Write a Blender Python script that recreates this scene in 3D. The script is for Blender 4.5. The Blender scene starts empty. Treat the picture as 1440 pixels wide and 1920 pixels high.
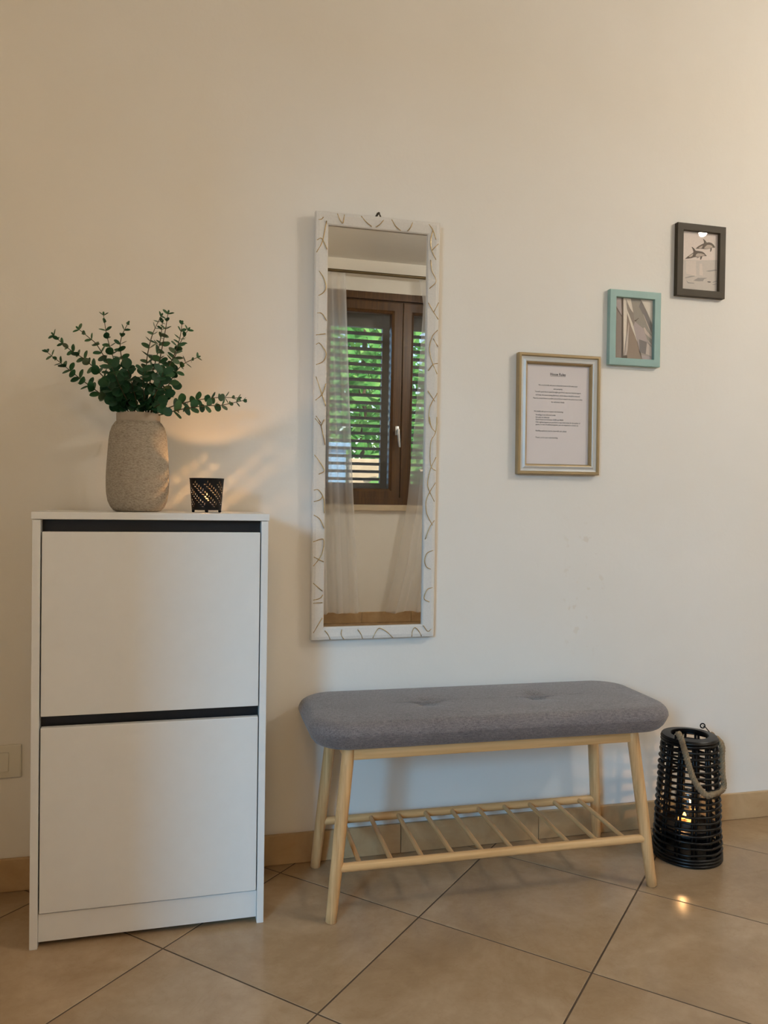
import bpy, bmesh, math, random
from mathutils import Vector, Matrix, Euler
random.seed(7)
R = math.radians
SC = bpy.context.scene
COL = SC.collection

# ------------------------------------------------------------------ camera
cd = bpy.data.cameras.new('camera'); cam = bpy.data.objects.new('camera', cd); COL.objects.link(cam)
cd.sensor_fit = 'VERTICAL'; cd.sensor_height = 24.0; cd.lens = 1476.24 / 1920 * 24.0
cd.clip_start = 0.02; cd.clip_end = 200
_r, _u, _b = (0.969094, -0.246209, 0.015413), (-0.010607, 0.020836, 0.999727), (-0.246463, -0.968993, 0.017581)
cam.matrix_world = Matrix(((_r[0], _u[0], _b[0], 0.0), (_r[1], _u[1], _b[1], -2.0702), (_r[2], _u[2], _b[2], 0.97184), (0, 0, 0, 1)))
SC.camera = cam

# ------------------------------------------------------------------ view, world, sun, daylight
SC.view_settings.view_transform = 'Standard'; SC.view_settings.look = 'None'
SC.view_settings.gamma = 1.0; SC.view_settings.exposure = 0.13
SC.view_settings.use_curve_mapping = False
SC.cycles.sample_clamp_indirect = 6.0
SC.cycles.max_bounces = 10; SC.cycles.transparent_max_bounces = 16
SC.cycles.caustics_reflective = False; SC.cycles.caustics_refractive = False

wd = bpy.data.worlds.new('world'); SC.world = wd; wd.use_nodes = True
nt = wd.node_tree; nt.nodes.clear()
sky = nt.nodes.new('ShaderNodeTexSky'); sky.sky_type = 'NISHITA'; sky.sun_disc = False
sky.sun_elevation = R(48); sky.sun_rotation = R(20)
bg = nt.nodes.new('ShaderNodeBackground'); bg.inputs['Strength'].default_value = 0.25
wo = nt.nodes.new('ShaderNodeOutputWorld')
nt.links.new(sky.outputs[0], bg.inputs[0]); nt.links.new(bg.outputs[0], wo.inputs[0])

sl = bpy.data.lights.new('sun', 'SUN'); sl.energy = 5.0; sl.angle = R(0.6); sl.color = (1.0, 0.95, 0.86)
so = bpy.data.objects.new('sun', sl); COL.objects.link(so); so.rotation_euler = Euler((R(-47), 0, R(-14)))   # shines down and away from the house, towards -y

dl = bpy.data.lights.new('doorway_daylight', 'AREA'); dl.shape = 'RECTANGLE'; dl.size = 1.1; dl.size_y = 1.5
dl.energy = 235; dl.color = (0.21, 0.6, 1.0)
do = bpy.data.objects.new('doorway_daylight', dl); COL.objects.link(do)
do.location = (-3.9, -6.5, 2.75); do.rotation_euler = Euler((R(73), 0, R(-32)))    # open sky seen through the wide doorway behind and left of the camera
rl = bpy.data.lights.new('warm_fill', 'POINT'); rl.energy = 16.0; rl.color = (1.0, 0.66, 0.31); rl.shadow_soft_size = 0.16
ro_ = bpy.data.objects.new('warm_fill', rl); COL.objects.link(ro_); ro_.location = (-0.25, -2.9, 2.3)                                # added unseen warm fill behind the camera, lifts the left side

# measured outlines (metres, or 0..1 across a print)
GOLD = [[[0.0287,1.0983],[0.0184,1.0452],[0.0031,1.0148]],[[0.0043,1.047],[0.0168,1.0512],[0.0312,1.0249]],[[0.0099,0.9678],[0.0227,0.9505],[0.0293,0.9264],[0.0216,0.9119],[0.0092,0.9033]],[[0.0066,0.8585],[0.0191,0.8579],[0.0319,0.8402]],[[0.0041,0.8014],[0.0291,0.8061]],[[0.0044,0.7768],[0.0137,0.7805],[0.0265,0.7658],[0.0314,0.7537],[0.0284,0.7411],[0.0206,0.7314],[0.005,0.7244]],[[0.0054,0.6936],[0.0216,0.6479],[0.033,0.6173]],[[0.0323,0.6763],[0.0216,0.6479],[0.0045,0.6317]],[[0.0066,0.5915],[0.0194,0.5733]],[[0.3071,1.1159],[0.3191,1.1012],[0.3279,1.0767]],[[0.3191,1.1012],[0.3128,1.0753],[0.3166,1.047],[0.3288,1.0227]],[[0.3348,1.0662],[0.3166,1.047]],[[0.3137,1.0214],[0.3175,0.9931],[0.3298,0.9654],[0.3116,0.9449]],[[0.3089,0.9065],[0.3244,0.8821],[0.3382,0.8638]],[[0.3392,0.9087],[0.3244,0.8821]],[[0.337,0.835],[0.3221,0.818],[0.3142,0.7888],[0.317,0.7633],[0.3251,0.7414],[0.3373,0.7163]],[[0.3239,0.8117],[0.3378,0.7902]],[[0.3402,0.7454],[0.3251,0.7414],[0.3119,0.7247]],[[0.3111,0.6702],[0.3318,0.6422]],[[0.3399,0.665],[0.3267,0.6452],[0.3169,0.6223],[0.3158,0.5901],[0.3245,0.5711]],[[0.0205,0.5663],[0.0324,0.5158]],[[0.0042,0.5848],[0.0205,0.5663]],[[0.0284,0.5825],[0.0205,0.5663]],[[0.0037,0.4895],[0.0184,0.4708],[0.03,0.4487],[0.0156,0.4388]],[[0.0032,0.3972],[0.016,0.3974],[0.0292,0.3752],[0.0313,0.3368]],[[0.0035,0.3669],[0.0196,0.3719],[0.0275,0.3816]],[[0.0039,0.3318],[0.0202,0.3207],[0.0318,0.2967]],[[0.0031,0.2615],[0.0305,0.2678],[0.0277,0.2341],[0.0182,0.2149],[0.0039,0.1974]],[[0.0052,0.2215],[0.0313,0.2084]],[[0.0044,0.1525],[0.0289,0.1312]],[[0.0307,0.1215],[0.0227,0.112],[0.0049,0.1076]],[[0.005,0.0995],[0.0293,0.1006]],[[0.0059,0.0207],[0.0298,0.0603]],[[0.3171,0.5995],[0.3227,0.5733],[0.3351,0.5589]],[[0.3396,0.6003],[0.3351,0.5589],[0.325,0.5404],[0.3217,0.5271],[0.3205,0.4941],[0.3245,0.4645],[0.3368,0.4548]],[[0.3379,0.4912],[0.3245,0.4645],[0.3163,0.4346],[0.3149,0.4147],[0.3204,0.3983],[0.3347,0.3703]],[[0.3374,0.4217],[0.3204,0.395],[0.3121,0.375],[0.3107,0.3585],[0.3145,0.3353],[0.3306,0.3055]],[[0.3356,0.3188],[0.322,0.2989],[0.3104,0.2674]],[[0.3335,0.2374],[0.3162,0.2292],[0.3096,0.2093],[0.3151,0.1926],[0.3274,0.1858]],[[0.3334,0.1357],[0.3179,0.1293],[0.3096,0.1062],[0.3254,0.0959]],[[0.3073,0.0346],[0.3215,0.0158],[0.3318,0.0222]],[[0.0367,0.0262],[0.045,0.0162],[0.0517,0.0014]],[[0.0825,0.028],[0.0811,0.0134],[0.0895,0.0001]],[[0.1256,0.0267],[0.1341,0.015],[0.1393,0.0017]],[[0.1677,0.0025],[0.1759,0.0186],[0.1859,0.0282],[0.2063,0.0177],[0.2236,0.0006]],[[0.2766,0.0022],[0.2781,0.0171],[0.2849,0.0269],[0.2954,0.0183],[0.3043,0.003]],[[0.0569,1.1195],[0.0637,1.1047],[0.0718,1.0965],[0.0755,1.1187]],[[0.1208,1.1194],[0.1331,1.1063],[0.1495,1.0949]],[[0.1817,1.1149],[0.171,1.1022],[0.1603,1.0946]],[[0.2035,1.1184],[0.2147,1.1024],[0.2286,1.0919]],[[0.2614,1.1161],[0.2561,1.1024],[0.2479,1.0924]],[[0.0073,1.0992],[0.0151,1.1012],[0.0203,1.1069]]]
BRANCHES = [[[[-0.1339,-0.16,1.1514],[-0.1507,-0.1633,1.1746],[-0.1727,-0.1667,1.19],[-0.2056,-0.17,1.2131],[-0.2362,-0.1733,1.2361],[-0.2647,-0.1767,1.2588],[-0.2981,-0.18,1.2848]],13],[[[-0.1283,-0.16,1.1516],[-0.1496,-0.1567,1.202],[-0.178,-0.1533,1.2362],[-0.2007,-0.15,1.2589],[-0.227,-0.1467,1.2813],[-0.2605,-0.1433,1.3032],[-0.291,-0.14,1.3309]],13],[[[-0.1171,-0.16,1.1521],[-0.1394,-0.1683,1.2088],[-0.1613,-0.1767,1.2492],[-0.1718,-0.185,1.2704],[-0.193,-0.1933,1.3059],[-0.2102,-0.2017,1.3203],[-0.2289,-0.21,1.3344]],10],[[[-0.1133,-0.16,1.1522],[-0.1292,-0.154,1.2112],[-0.1526,-0.148,1.258],[-0.1627,-0.142,1.2898],[-0.1768,-0.136,1.3372],[-0.1852,-0.13,1.3863]],10],[[[-0.1095,-0.16,1.1524],[-0.1231,-0.162,1.2104],[-0.1346,-0.164,1.2565],[-0.1449,-0.166,1.3023],[-0.1417,-0.168,1.3333],[-0.1296,-0.17,1.3609]],10],[[[-0.0944,-0.16,1.153],[-0.0858,-0.156,1.2209],[-0.0877,-0.152,1.2767],[-0.0814,-0.148,1.3213],[-0.0724,-0.144,1.3544],[-0.0567,-0.14,1.3909]],11],[[[-0.0888,-0.16,1.1532],[-0.0806,-0.1475,1.2302],[-0.0663,-0.135,1.2927],[-0.0575,-0.1225,1.3436],[-0.0543,-0.11,1.3827]],9],[[[-0.0831,-0.16,1.1535],[-0.0666,-0.1675,1.2361],[-0.0555,-0.175,1.2944],[-0.0464,-0.1825,1.3445],[-0.0399,-0.19,1.387]],10],[[[-0.0793,-0.16,1.1536],[-0.0606,-0.17,1.2164],[-0.0418,-0.18,1.2591],[-0.025,-0.19,1.2937],[-0.0128,-0.2,1.3316],[-0.0086,-0.21,1.3609]],10],[[[-0.0774,-0.16,1.1537],[-0.0534,-0.1575,1.2223],[-0.031,-0.155,1.2755],[-0.0122,-0.1525,1.3288],[0.0049,-0.15,1.3604]],9],[[[-0.0736,-0.16,1.1538],[-0.057,-0.154,1.1908],[-0.0383,-0.148,1.2283],[-0.0213,-0.142,1.2621],[-0.002,-0.136,1.2842],[0.0274,-0.13,1.301]],9],[[[-0.0755,-0.16,1.1538],[-0.0529,-0.155,1.1671],[-0.0262,-0.15,1.1807],[0.0087,-0.145,1.1929],[0.0402,-0.14,1.2009],[0.0801,-0.135,1.2074],[0.1248,-0.13,1.2093]],10],[[[-0.0793,-0.16,1.1536],[-0.0524,-0.17,1.1577],[-0.0181,-0.18,1.1679],[0.0125,-0.19,1.1741],[0.0468,-0.2,1.1792],[0.0811,-0.21,1.1808],[0.1307,-0.22,1.1925]],10],[[[-0.1133,-0.16,1.1522],[-0.1266,-0.19,1.1835],[-0.143,-0.22,1.2172],[-0.1552,-0.25,1.2496]],6],[[[-0.102,-0.16,1.1527],[-0.1084,-0.1867,1.1886],[-0.1182,-0.2133,1.227],[-0.1239,-0.24,1.2492]],6],[[[-0.0944,-0.16,1.153],[-0.0899,-0.1833,1.1899],[-0.0928,-0.2067,1.2215],[-0.0902,-0.23,1.2488]],6],[[[-0.0869,-0.16,1.1533],[-0.071,-0.19,1.1899],[-0.0554,-0.22,1.2216],[-0.0475,-0.25,1.2443]],6],[[[-0.1171,-0.16,1.1521],[-0.1383,-0.18,1.1764],[-0.1553,-0.2,1.1964],[-0.1663,-0.22,1.2122]],5],[[[-0.0831,-0.16,1.1535],[-0.067,-0.19,1.1707],[-0.0531,-0.22,1.1757],[-0.0431,-0.25,1.1653]],3]]
ROPE = [[1.2883,-0.236,0.3552],[1.2784,-0.262,0.3493],[1.2995,-0.247,0.3149],[1.3061,-0.255,0.2813],[1.3142,-0.263,0.2479],[1.3286,-0.271,0.2183],[1.3474,-0.277,0.1992],[1.3654,-0.277,0.1992],[1.4283,-0.2392,0.198],[1.4258,-0.2389,0.2367],[1.4245,-0.2364,0.2797],[1.423,-0.2347,0.3182],[1.4558,-0.15,0.3169]]
DOLPHIN = [["sea",[[0.0,0.509],[0.459,0.521],[1.0,0.562],[1.0,0.0],[0.0,0.0]]],["spray",[[0.137,0.502],[0.411,0.512],[0.419,0.253],[0.143,0.277]]],["spray",[[0.508,0.469],[0.58,0.472],[0.61,0.269],[0.514,0.272]]],["wave",[[0.109,0.206],[0.251,0.242],[0.371,0.251],[0.395,0.245],[0.264,0.221],[0.121,0.196]]],["wave",[[0.349,0.17],[0.468,0.223],[0.66,0.235],[0.732,0.235],[0.636,0.208],[0.613,0.174],[0.469,0.164]]],["wave",[[0.145,0.168],[0.206,0.134],[0.374,0.13],[0.375,0.119],[0.195,0.115]]],["wavedark",[[0.722,0.168],[0.77,0.181],[0.836,0.177],[0.819,0.161],[0.759,0.159]]],["wave",[[0.867,0.171],[0.999,0.206],[0.999,0.195],[0.903,0.165]]],["wave",[[0.868,0.131],[1.0,0.155],[1.0,0.144],[0.905,0.125]]],["wave",[[0.68,0.353],[0.944,0.394],[0.992,0.389],[0.992,0.378],[0.776,0.346]]],["dark",[[0.101,0.526],[0.171,0.569],[0.265,0.617],[0.336,0.653],[0.323,0.692],[0.28,0.741],[0.297,0.743],[0.352,0.719],[0.392,0.685],[0.478,0.685],[0.574,0.679],[0.634,0.66],[0.677,0.63],[0.701,0.62],[0.69,0.608],[0.624,0.607],[0.564,0.595],[0.457,0.576],[0.362,0.572],[0.267,0.548],[0.184,0.536]]],["pale",[[0.391,0.587],[0.408,0.624],[0.455,0.644],[0.551,0.649],[0.623,0.638],[0.654,0.618],[0.576,0.603],[0.481,0.584]]],["pale",[[0.201,0.574],[0.312,0.63],[0.33,0.627],[0.302,0.583],[0.243,0.562]]],["dark",[[0.523,0.59],[0.576,0.599],[0.565,0.566],[0.542,0.54],[0.518,0.539]]],["grey",[[0.41,0.555],[0.457,0.577],[0.505,0.585],[0.458,0.561]]],["dark",[[0.387,0.717],[0.452,0.76],[0.546,0.801],[0.617,0.826],[0.622,0.851],[0.589,0.893],[0.609,0.898],[0.663,0.868],[0.688,0.844],[0.76,0.852],[0.832,0.844],[0.887,0.817],[0.93,0.78],[0.912,0.766],[0.858,0.767],[0.811,0.752],[0.692,0.728],[0.596,0.727],[0.501,0.726]]],["pale",[[0.62,0.739],[0.655,0.773],[0.713,0.805],[0.785,0.809],[0.845,0.797],[0.864,0.776],[0.799,0.755],[0.692,0.732]]],["pale",[[0.464,0.739],[0.571,0.784],[0.588,0.785],[0.56,0.74],[0.512,0.73]]],["dark",[[0.799,0.752],[0.841,0.754],[0.83,0.717],[0.807,0.69],[0.789,0.693]]]]
SAIL = [["s1",[[0.0,1.0],[0.212,1.0],[0.239,0.003],[0.0,0.0]]],["s2",[[0.003,0.897],[0.0,0.996],[0.16,0.999],[0.203,0.72],[0.18,0.719]]],["s6",[[0.015,0.883],[0.038,0.87],[0.203,0.699],[0.204,0.677],[0.0,0.861]]],["s3",[[0.316,0.781],[0.539,0.625],[0.738,0.533],[0.86,0.287],[0.667,0.139],[0.629,0.266],[0.605,0.294]]],["s4",[[0.316,0.753],[0.605,0.301],[0.678,0.126],[0.762,0.007],[0.336,0.01]]],["s4",[[0.366,0.612],[0.606,0.265],[0.667,0.125],[0.751,0.009],[0.336,0.013]]],["s5",[[0.425,0.998],[0.68,0.998],[0.997,0.613],[0.994,0.263],[0.882,0.317],[0.762,0.469],[0.538,0.64]]],["s2",[[0.539,0.625],[0.761,0.519],[0.882,0.317],[0.841,0.095],[0.678,0.126],[0.616,0.294],[0.484,0.51]]],["s7",[[0.65,0.338],[0.859,0.302],[0.83,0.095],[0.678,0.126]]],["w",[[0.68,0.998],[0.994,0.998],[0.992,0.606],[0.871,0.78],[0.775,0.898]]],["s7",[[0.636,0.879],[0.692,0.981],[0.847,0.801],[0.992,0.591],[0.984,0.434],[0.851,0.629]]],["l",[[0.744,0.768],[0.767,0.748],[0.978,0.448],[0.972,0.433],[0.864,0.58]]],["l",[[0.761,0.533],[0.795,0.542],[0.855,0.48],[0.985,0.398],[0.986,0.348],[0.809,0.442]]],["l",[[0.87,0.345],[0.976,0.27],[0.989,0.242],[0.918,0.282]]],["w",[[0.287,1.0],[0.419,0.997],[0.489,0.773],[0.418,0.813]]],["s3",[[0.277,0.95],[0.43,0.814],[0.495,0.759],[0.527,0.625],[0.434,0.671],[0.35,0.782]]],["w",[[0.224,1.0],[0.287,1.0],[0.327,0.796],[0.315,0.398],[0.255,0.071],[0.236,0.537]]],["l",[[0.372,0.612],[0.385,0.542],[0.356,0.151],[0.324,0.059],[0.289,0.065],[0.317,0.292]]],["w",[[0.277,0.936],[0.338,0.796],[0.482,0.581],[0.605,0.294],[0.581,0.321],[0.437,0.544],[0.316,0.781]]],["d",[[0.183,1.0],[0.224,0.998],[0.25,0.042],[0.21,0.013]]],["d",[[0.515,0.646],[0.573,0.659],[0.629,0.693],[0.635,0.686],[0.584,0.652],[0.55,0.626]]],["l",[[0.841,0.102],[0.86,0.287],[0.983,0.213],[0.987,0.064]]],["s2",[[0.703,0.084],[0.987,0.056],[0.983,0.001],[0.751,0.009]]],["d",[[0.21,0.048],[0.347,0.059],[0.348,0.01],[0.211,0.002]]]]

# ------------------------------------------------------------------ helpers
def tag(o, label=None, cat=None, group=None, kind=None):
    if label: o['label'] = label
    if cat: o['category'] = cat
    if group: o['group'] = group
    if kind: o['kind'] = kind
    return o

def empty(name, loc=(0, 0, 0), label=None, cat=None, group=None, kind=None, parent=None):
    o = bpy.data.objects.new(name, None); COL.objects.link(o); o.location = loc
    o.empty_display_size = 0.05
    if parent: o.parent = parent
    return tag(o, label, cat, group, kind)

def obj(name, bm, mat, parent=None, off=(0, 0, 0), smooth=False, auto=None):
    """links a bmesh as one mesh object; off is where its parent stands, for shapes given in room metres"""
    if off != (0, 0, 0):
        bmesh.ops.translate(bm, verts=bm.verts, vec=-Vector(off))
    bmesh.ops.recalc_face_normals(bm, faces=bm.faces)
    me = bpy.data.meshes.new(name); bm.to_mesh(me); bm.free()
    for m in (mat if isinstance(mat, (list, tuple)) else [mat]): me.materials.append(m)
    if smooth:
        me.polygons.foreach_set('use_smooth', [True] * len(me.polygons))
        if auto:
            try: me.set_sharp_from_angle(angle=R(auto))
            except Exception: pass
    o = bpy.data.objects.new(name, me); COL.objects.link(o)
    if parent: o.parent = parent
    return o

def BM(): return bmesh.new()

def box(bm, lo, hi, bev=0.0, seg=2, mat=None):
    c = [(lo[i] + hi[i]) / 2 for i in range(3)]; s = [abs(hi[i] - lo[i]) for i in range(3)]
    M = Matrix.Translation(c) @ Matrix.Diagonal((s[0], s[1], s[2], 1))
    if mat is not None: M = mat @ M
    vs = bmesh.ops.create_cube(bm, size=1.0, matrix=M)['verts']
    if bev:
        es = list({e for v in vs for e in v.link_edges})
        bmesh.ops.bevel(bm, geom=es, offset=bev, segments=seg, affect='EDGES', profile=0.6)

def tube(bm, pts, rad, n=10, closed=False, caps=True):
    pts = [Vector(p) for p in pts]; m = len(pts)
    rad = rad if isinstance(rad, (list, tuple)) else [rad] * m
    T = []
    for i in range(m):
        if closed: d = pts[(i + 1) % m] - pts[i - 1]
        else: d = pts[min(i + 1, m - 1)] - pts[max(i - 1, 0)]
        T.append(d.normalized())
    ref = Vector((0, 0, 1)) if abs(T[0].z) < 0.9 else Vector((1, 0, 0))
    N = (ref - T[0] * ref.dot(T[0])).normalized()
    rings = []
    for i in range(m):
        if i: N = (N - T[i] * N.dot(T[i])).normalized()
        B = T[i].cross(N)
        rings.append([bm.verts.new(pts[i] + rad[i] * (math.cos(2 * math.pi * k / n) * N + math.sin(2 * math.pi * k / n) * B)) for k in range(n)])
    for i in range(m if closed else m - 1):
        a, b = rings[i], rings[(i + 1) % m]
        for k in range(n): bm.faces.new((a[k], a[(k + 1) % n], b[(k + 1) % n], b[k]))
    if caps and not closed:
        bm.faces.new(rings[0][::-1]); bm.faces.new(rings[-1])

def lathe(bm, prof, n=48, c=(0, 0), cap0=True, cap1=True, jit=0.0):
    rings = [[bm.verts.new((c[0] + r * math.cos(2 * math.pi * k / n), c[1] + r * math.sin(2 * math.pi * k / n), z)) for k in range(n)] for r, z in prof]
    for a, b in zip(rings, rings[1:]):
        for k in range(n): bm.faces.new((a[k], a[(k + 1) % n], b[(k + 1) % n], b[k]))
    if cap0: bm.faces.new(rings[0][::-1])
    if cap1: bm.faces.new(rings[-1])

def torus(bm, c, R_, r, n=40, k=8, tilt=None):
    rings = []
    for i in range(n):
        a = 2 * math.pi * i / n; ring = []
        for j in range(k):
            b = 2 * math.pi * j / k
            p = Vector(((R_ + r * math.cos(b)) * math.cos(a), (R_ + r * math.cos(b)) * math.sin(a), r * math.sin(b)))
            if tilt is not None: p = tilt @ p
            ring.append(bm.verts.new(p + Vector(c)))
        rings.append(ring)
    for i in range(n):
        a, b = rings[i], rings[(i + 1) % n]
        for j in range(k): bm.faces.new((a[j], b[j], b[(j + 1) % k], a[(j + 1) % k]))

class Plane:
    """a local board: x to the right, z up, d out towards the room"""
    def __init__(s, o, a=(1, 0, 0), b=(0, 0, 1), n=(0, -1, 0)):
        s.o, s.a, s.b, s.n = Vector(o), Vector(a), Vector(b), Vector(n)
    def __call__(s, x, z, d=0.0): return s.o + s.a * x + s.b * z + s.n * d

def frame_ring(bm, P, x0, z0, x1, z1, prof):
    """mitred frame: prof is a closed list of (inset, depth)"""
    loops = []
    for ins, d in prof:
        loops.append([bm.verts.new(P(*q, d)) for q in ((x0 + ins, z0 + ins), (x1 - ins, z0 + ins), (x1 - ins, z1 - ins), (x0 + ins, z1 - ins))])
    m = len(loops)
    for i in range(m):
        a, b = loops[i], loops[(i + 1) % m]
        for k in range(4): bm.faces.new((a[k], a[(k + 1) % 4], b[(k + 1) % 4], b[k]))

def board(bm, P, x0, z0, x1, z1, d0, d1):
    v = [bm.verts.new(P(x, z, d)) for d in (d0, d1) for x, z in ((x0, z0), (x1, z0), (x1, z1), (x0, z1))]
    for f in ((0, 1, 2, 3), (7, 6, 5, 4), (0, 4, 5, 1), (1, 5, 6, 2), (2, 6, 7, 3), (3, 7, 4, 0)): bm.faces.new([v[i] for i in f])

# ------------------------------------------------------------------ materials
def srgb(r, g, b):
    f = lambda c: (c / 255 / 12.92) if c / 255 <= 0.04045 else ((c / 255 + 0.055) / 1.055) ** 2.4
    return (f(r), f(g), f(b), 1.0)

class Mat:
    def __init__(s, name):
        s.m = bpy.data.materials.new(name); s.m.use_nodes = True; s.nt = s.m.node_tree; s.nt.nodes.clear()
        s.out = s.nt.nodes.new('ShaderNodeOutputMaterial')
    def node(s, t, **kw):
        n = s.nt.nodes.new(t)
        for k, v in kw.items():
            if k in n.inputs: n.inputs[k].default_value = v
            else: setattr(n, k, v)
        return n
    def link(s, a, b): s.nt.links.new(a, b)
    def coord(s, kind='Object', scale=(1, 1, 1), rot=(0, 0, 0)):
        t = s.node('ShaderNodeTexCoord'); mp = s.node('ShaderNodeMapping'); mp.inputs['Scale'].default_value = scale; mp.inputs['Rotation'].default_value = rot
        s.link(t.outputs[kind], mp.inputs[0]); return mp.outputs[0]
    def noise(s, co, scale=5, detail=4, rough=0.5, dist=0.0):
        n = s.node('ShaderNodeTexNoise'); n.inputs['Scale'].default_value = scale; n.inputs['Detail'].default_value = detail
        n.inputs['Roughness'].default_value = rough; n.inputs['Distortion'].default_value = dist
        s.link(co, n.inputs['Vector']); return n.outputs['Fac']
    def ramp(s, fac, stops):
        r = s.node('ShaderNodeValToRGB'); e = r.color_ramp.elements
        while len(e) < len(stops): e.new(0.5)
        for i, (p, c) in enumerate(stops): e[i].position = p; e[i].color = c
        s.link(fac, r.inputs[0]); return r.outputs[0]
    def bump(s, h, strength=0.2, dist=0.002):
        b = s.node('ShaderNodeBump'); b.inputs['Strength'].default_value = strength; b.inputs['Distance'].default_value = dist
        s.link(h, b.inputs['Height']); return b.outputs[0]
    def bsdf(s, color=None, rough=0.5, metal=0.0, spec=0.5, normal=None, **kw):
        p = s.node('ShaderNodeBsdfPrincipled'); p.inputs['Roughness'].default_value = rough; p.inputs['Metallic'].default_value = metal
        p.inputs['Specular IOR Level'].default_value = spec
        if color is not None:
            if isinstance(color, tuple): p.inputs['Base Color'].default_value = color
            else: s.link(color, p.inputs['Base Color'])
        if normal is not None: s.link(normal, p.inputs['Normal'])
        for k, v in kw.items(): p.inputs[k].default_value = v
        s.link(p.outputs[0], s.out.inputs[0]); s.p = p; return p

def plain(name, c, rough=0.5, metal=0.0, spec=0.5, vary=0.06, scale=30, bump=0.0, **kw):
    m = Mat(name); co = m.coord()
    n = m.noise(co, scale, 3)
    lo = tuple(x * (1 - vary) for x in c[:3]) + (1,); hi = tuple(min(1, x * (1 + vary)) for x in c[:3]) + (1,)
    m.bsdf(m.ramp(n, [(0.3, lo), (0.7, hi)]), rough, metal, spec, m.bump(n, bump, 0.001) if bump else None, **kw)
    return m.m

def emit(name, c, strength):
    m = Mat(name); e = m.node('ShaderNodeEmission'); e.inputs[0].default_value = c; e.inputs[1].default_value = strength
    m.link(e.outputs[0], m.out.inputs[0]); return m.m

def thin_glass(name, tint=(1, 1, 1, 1), rough=0.0, gloss=1.0):
    m = Mat(name); f = m.node('ShaderNodeFresnel'); ge = m.node('ShaderNodeNewGeometry')
    io = m.node('ShaderNodeMapRange'); m.link(ge.outputs['Backfacing'], io.inputs[0]); io.inputs[3].default_value = 1.5; io.inputs[4].default_value = 1 / 1.5; m.link(io.outputs[0], f.inputs[0])
    mul = m.node('ShaderNodeMath', operation='MULTIPLY'); mul.inputs[1].default_value = gloss
    tr = m.node('ShaderNodeBsdfTransparent'); tr.inputs[0].default_value = tint
    gl = m.node('ShaderNodeBsdfGlossy'); gl.inputs['Roughness'].default_value = rough
    mx = m.node('ShaderNodeMixShader'); m.link(f.outputs[0], mul.inputs[0]); m.link(mul.outputs[0], mx.inputs[0])
    m.link(tr.outputs[0], mx.inputs[1]); m.link(gl.outputs[0], mx.inputs[2]); m.link(mx.outputs[0], m.out.inputs[0]); return m.m

def wood(name, axis, dark, light, rough=0.45, fine=1.0):
    m = Mat(name); sc = [38 * fine] * 3; sc[axis] = 1.6 * fine
    co = m.coord('Object', tuple(sc)); n = m.noise(co, 1.6, 5, 0.6, 0.6)
    sc2 = [160 * fine] * 3; sc2[axis] = 5 * fine; n2 = m.noise(m.coord('Object', tuple(sc2)), 1.5, 3)
    mx = m.node('ShaderNodeMath', operation='MULTIPLY_ADD'); mx.inputs[1].default_value = 0.35; m.link(n2, mx.inputs[0]); m.link(n, mx.inputs[2])
    c = m.ramp(mx.outputs[0], [(0.38, dark), (0.85, light)])
    m.bsdf(c, rough, 0, 0.4, m.bump(n2, 0.08, 0.001)); return m.m

M = {}
# painted plaster: a little uneven, with a few old yellowish spots near the middle of the wall
m = Mat('wall_plaster'); co = m.coord()
n1 = m.noise(co, 2.2, 4, 0.55); n2 = m.noise(co, 60, 4, 0.6)
base = m.ramp(n1, [(0.3, srgb(238, 233, 224)), (0.7, srgb(242, 238, 231))])
t = m.node('ShaderNodeTexCoord'); sx = m.node('ShaderNodeSeparateXYZ'); m.link(t.outputs['Object'], sx.inputs[0])
def bump1(sock, c, w):
    a = m.node('ShaderNodeMath', operation='SUBTRACT'); m.link(sock, a.inputs[0]); a.inputs[1].default_value = c
    b = m.node('ShaderNodeMath', operation='ABSOLUTE'); m.link(a.outputs[0], b.inputs[0])
    r = m.node('ShaderNodeMapRange'); m.link(b.outputs[0], r.inputs[0]); r.inputs[1].default_value = w * 0.4; r.inputs[2].default_value = w; r.inputs[3].default_value = 1; r.inputs[4].default_value = 0
    return r.outputs[0]
mk = m.node('ShaderNodeMath', operation='MULTIPLY'); m.link(bump1(sx.outputs[0], 1.13, 0.09), mk.inputs[0]); m.link(bump1(sx.outputs[2], 0.74, 0.26), mk.inputs[1])
sp = m.ramp(m.noise(co, 34, 2, 0.5), [(0.62, (0, 0, 0, 1)), (0.70, (1, 1, 1, 1))])
mk2 = m.node('ShaderNodeMath', operation='MULTIPLY'); m.link(mk.outputs[0], mk2.inputs[0]); m.link(sp, mk2.inputs[1])
mk3 = m.node('ShaderNodeMath', operation='MULTIPLY'); m.link(mk2.outputs[0], mk3.inputs[0]); mk3.inputs[1].default_value = 0.22
mixc = m.node('ShaderNodeMix', data_type='RGBA'); m.link(mk3.outputs[0], mixc.inputs[0]); m.link(base, mixc.inputs[6]); mixc.inputs[7].default_value = srgb(205, 182, 142)
hs = m.node('ShaderNodeMath', operation='ADD'); m.link(n1, hs.inputs[0]); m.link(n2, hs.inputs[1])
m.bsdf(mixc.outputs[2], 0.62, 0, 0.35, m.bump(hs.outputs[0], 0.10, 0.004)); M['wall'] = m.m
M['ceiling'] = plain('ceiling_paint', srgb(236, 234, 230), 0.8, vary=0.02, scale=3)

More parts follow.
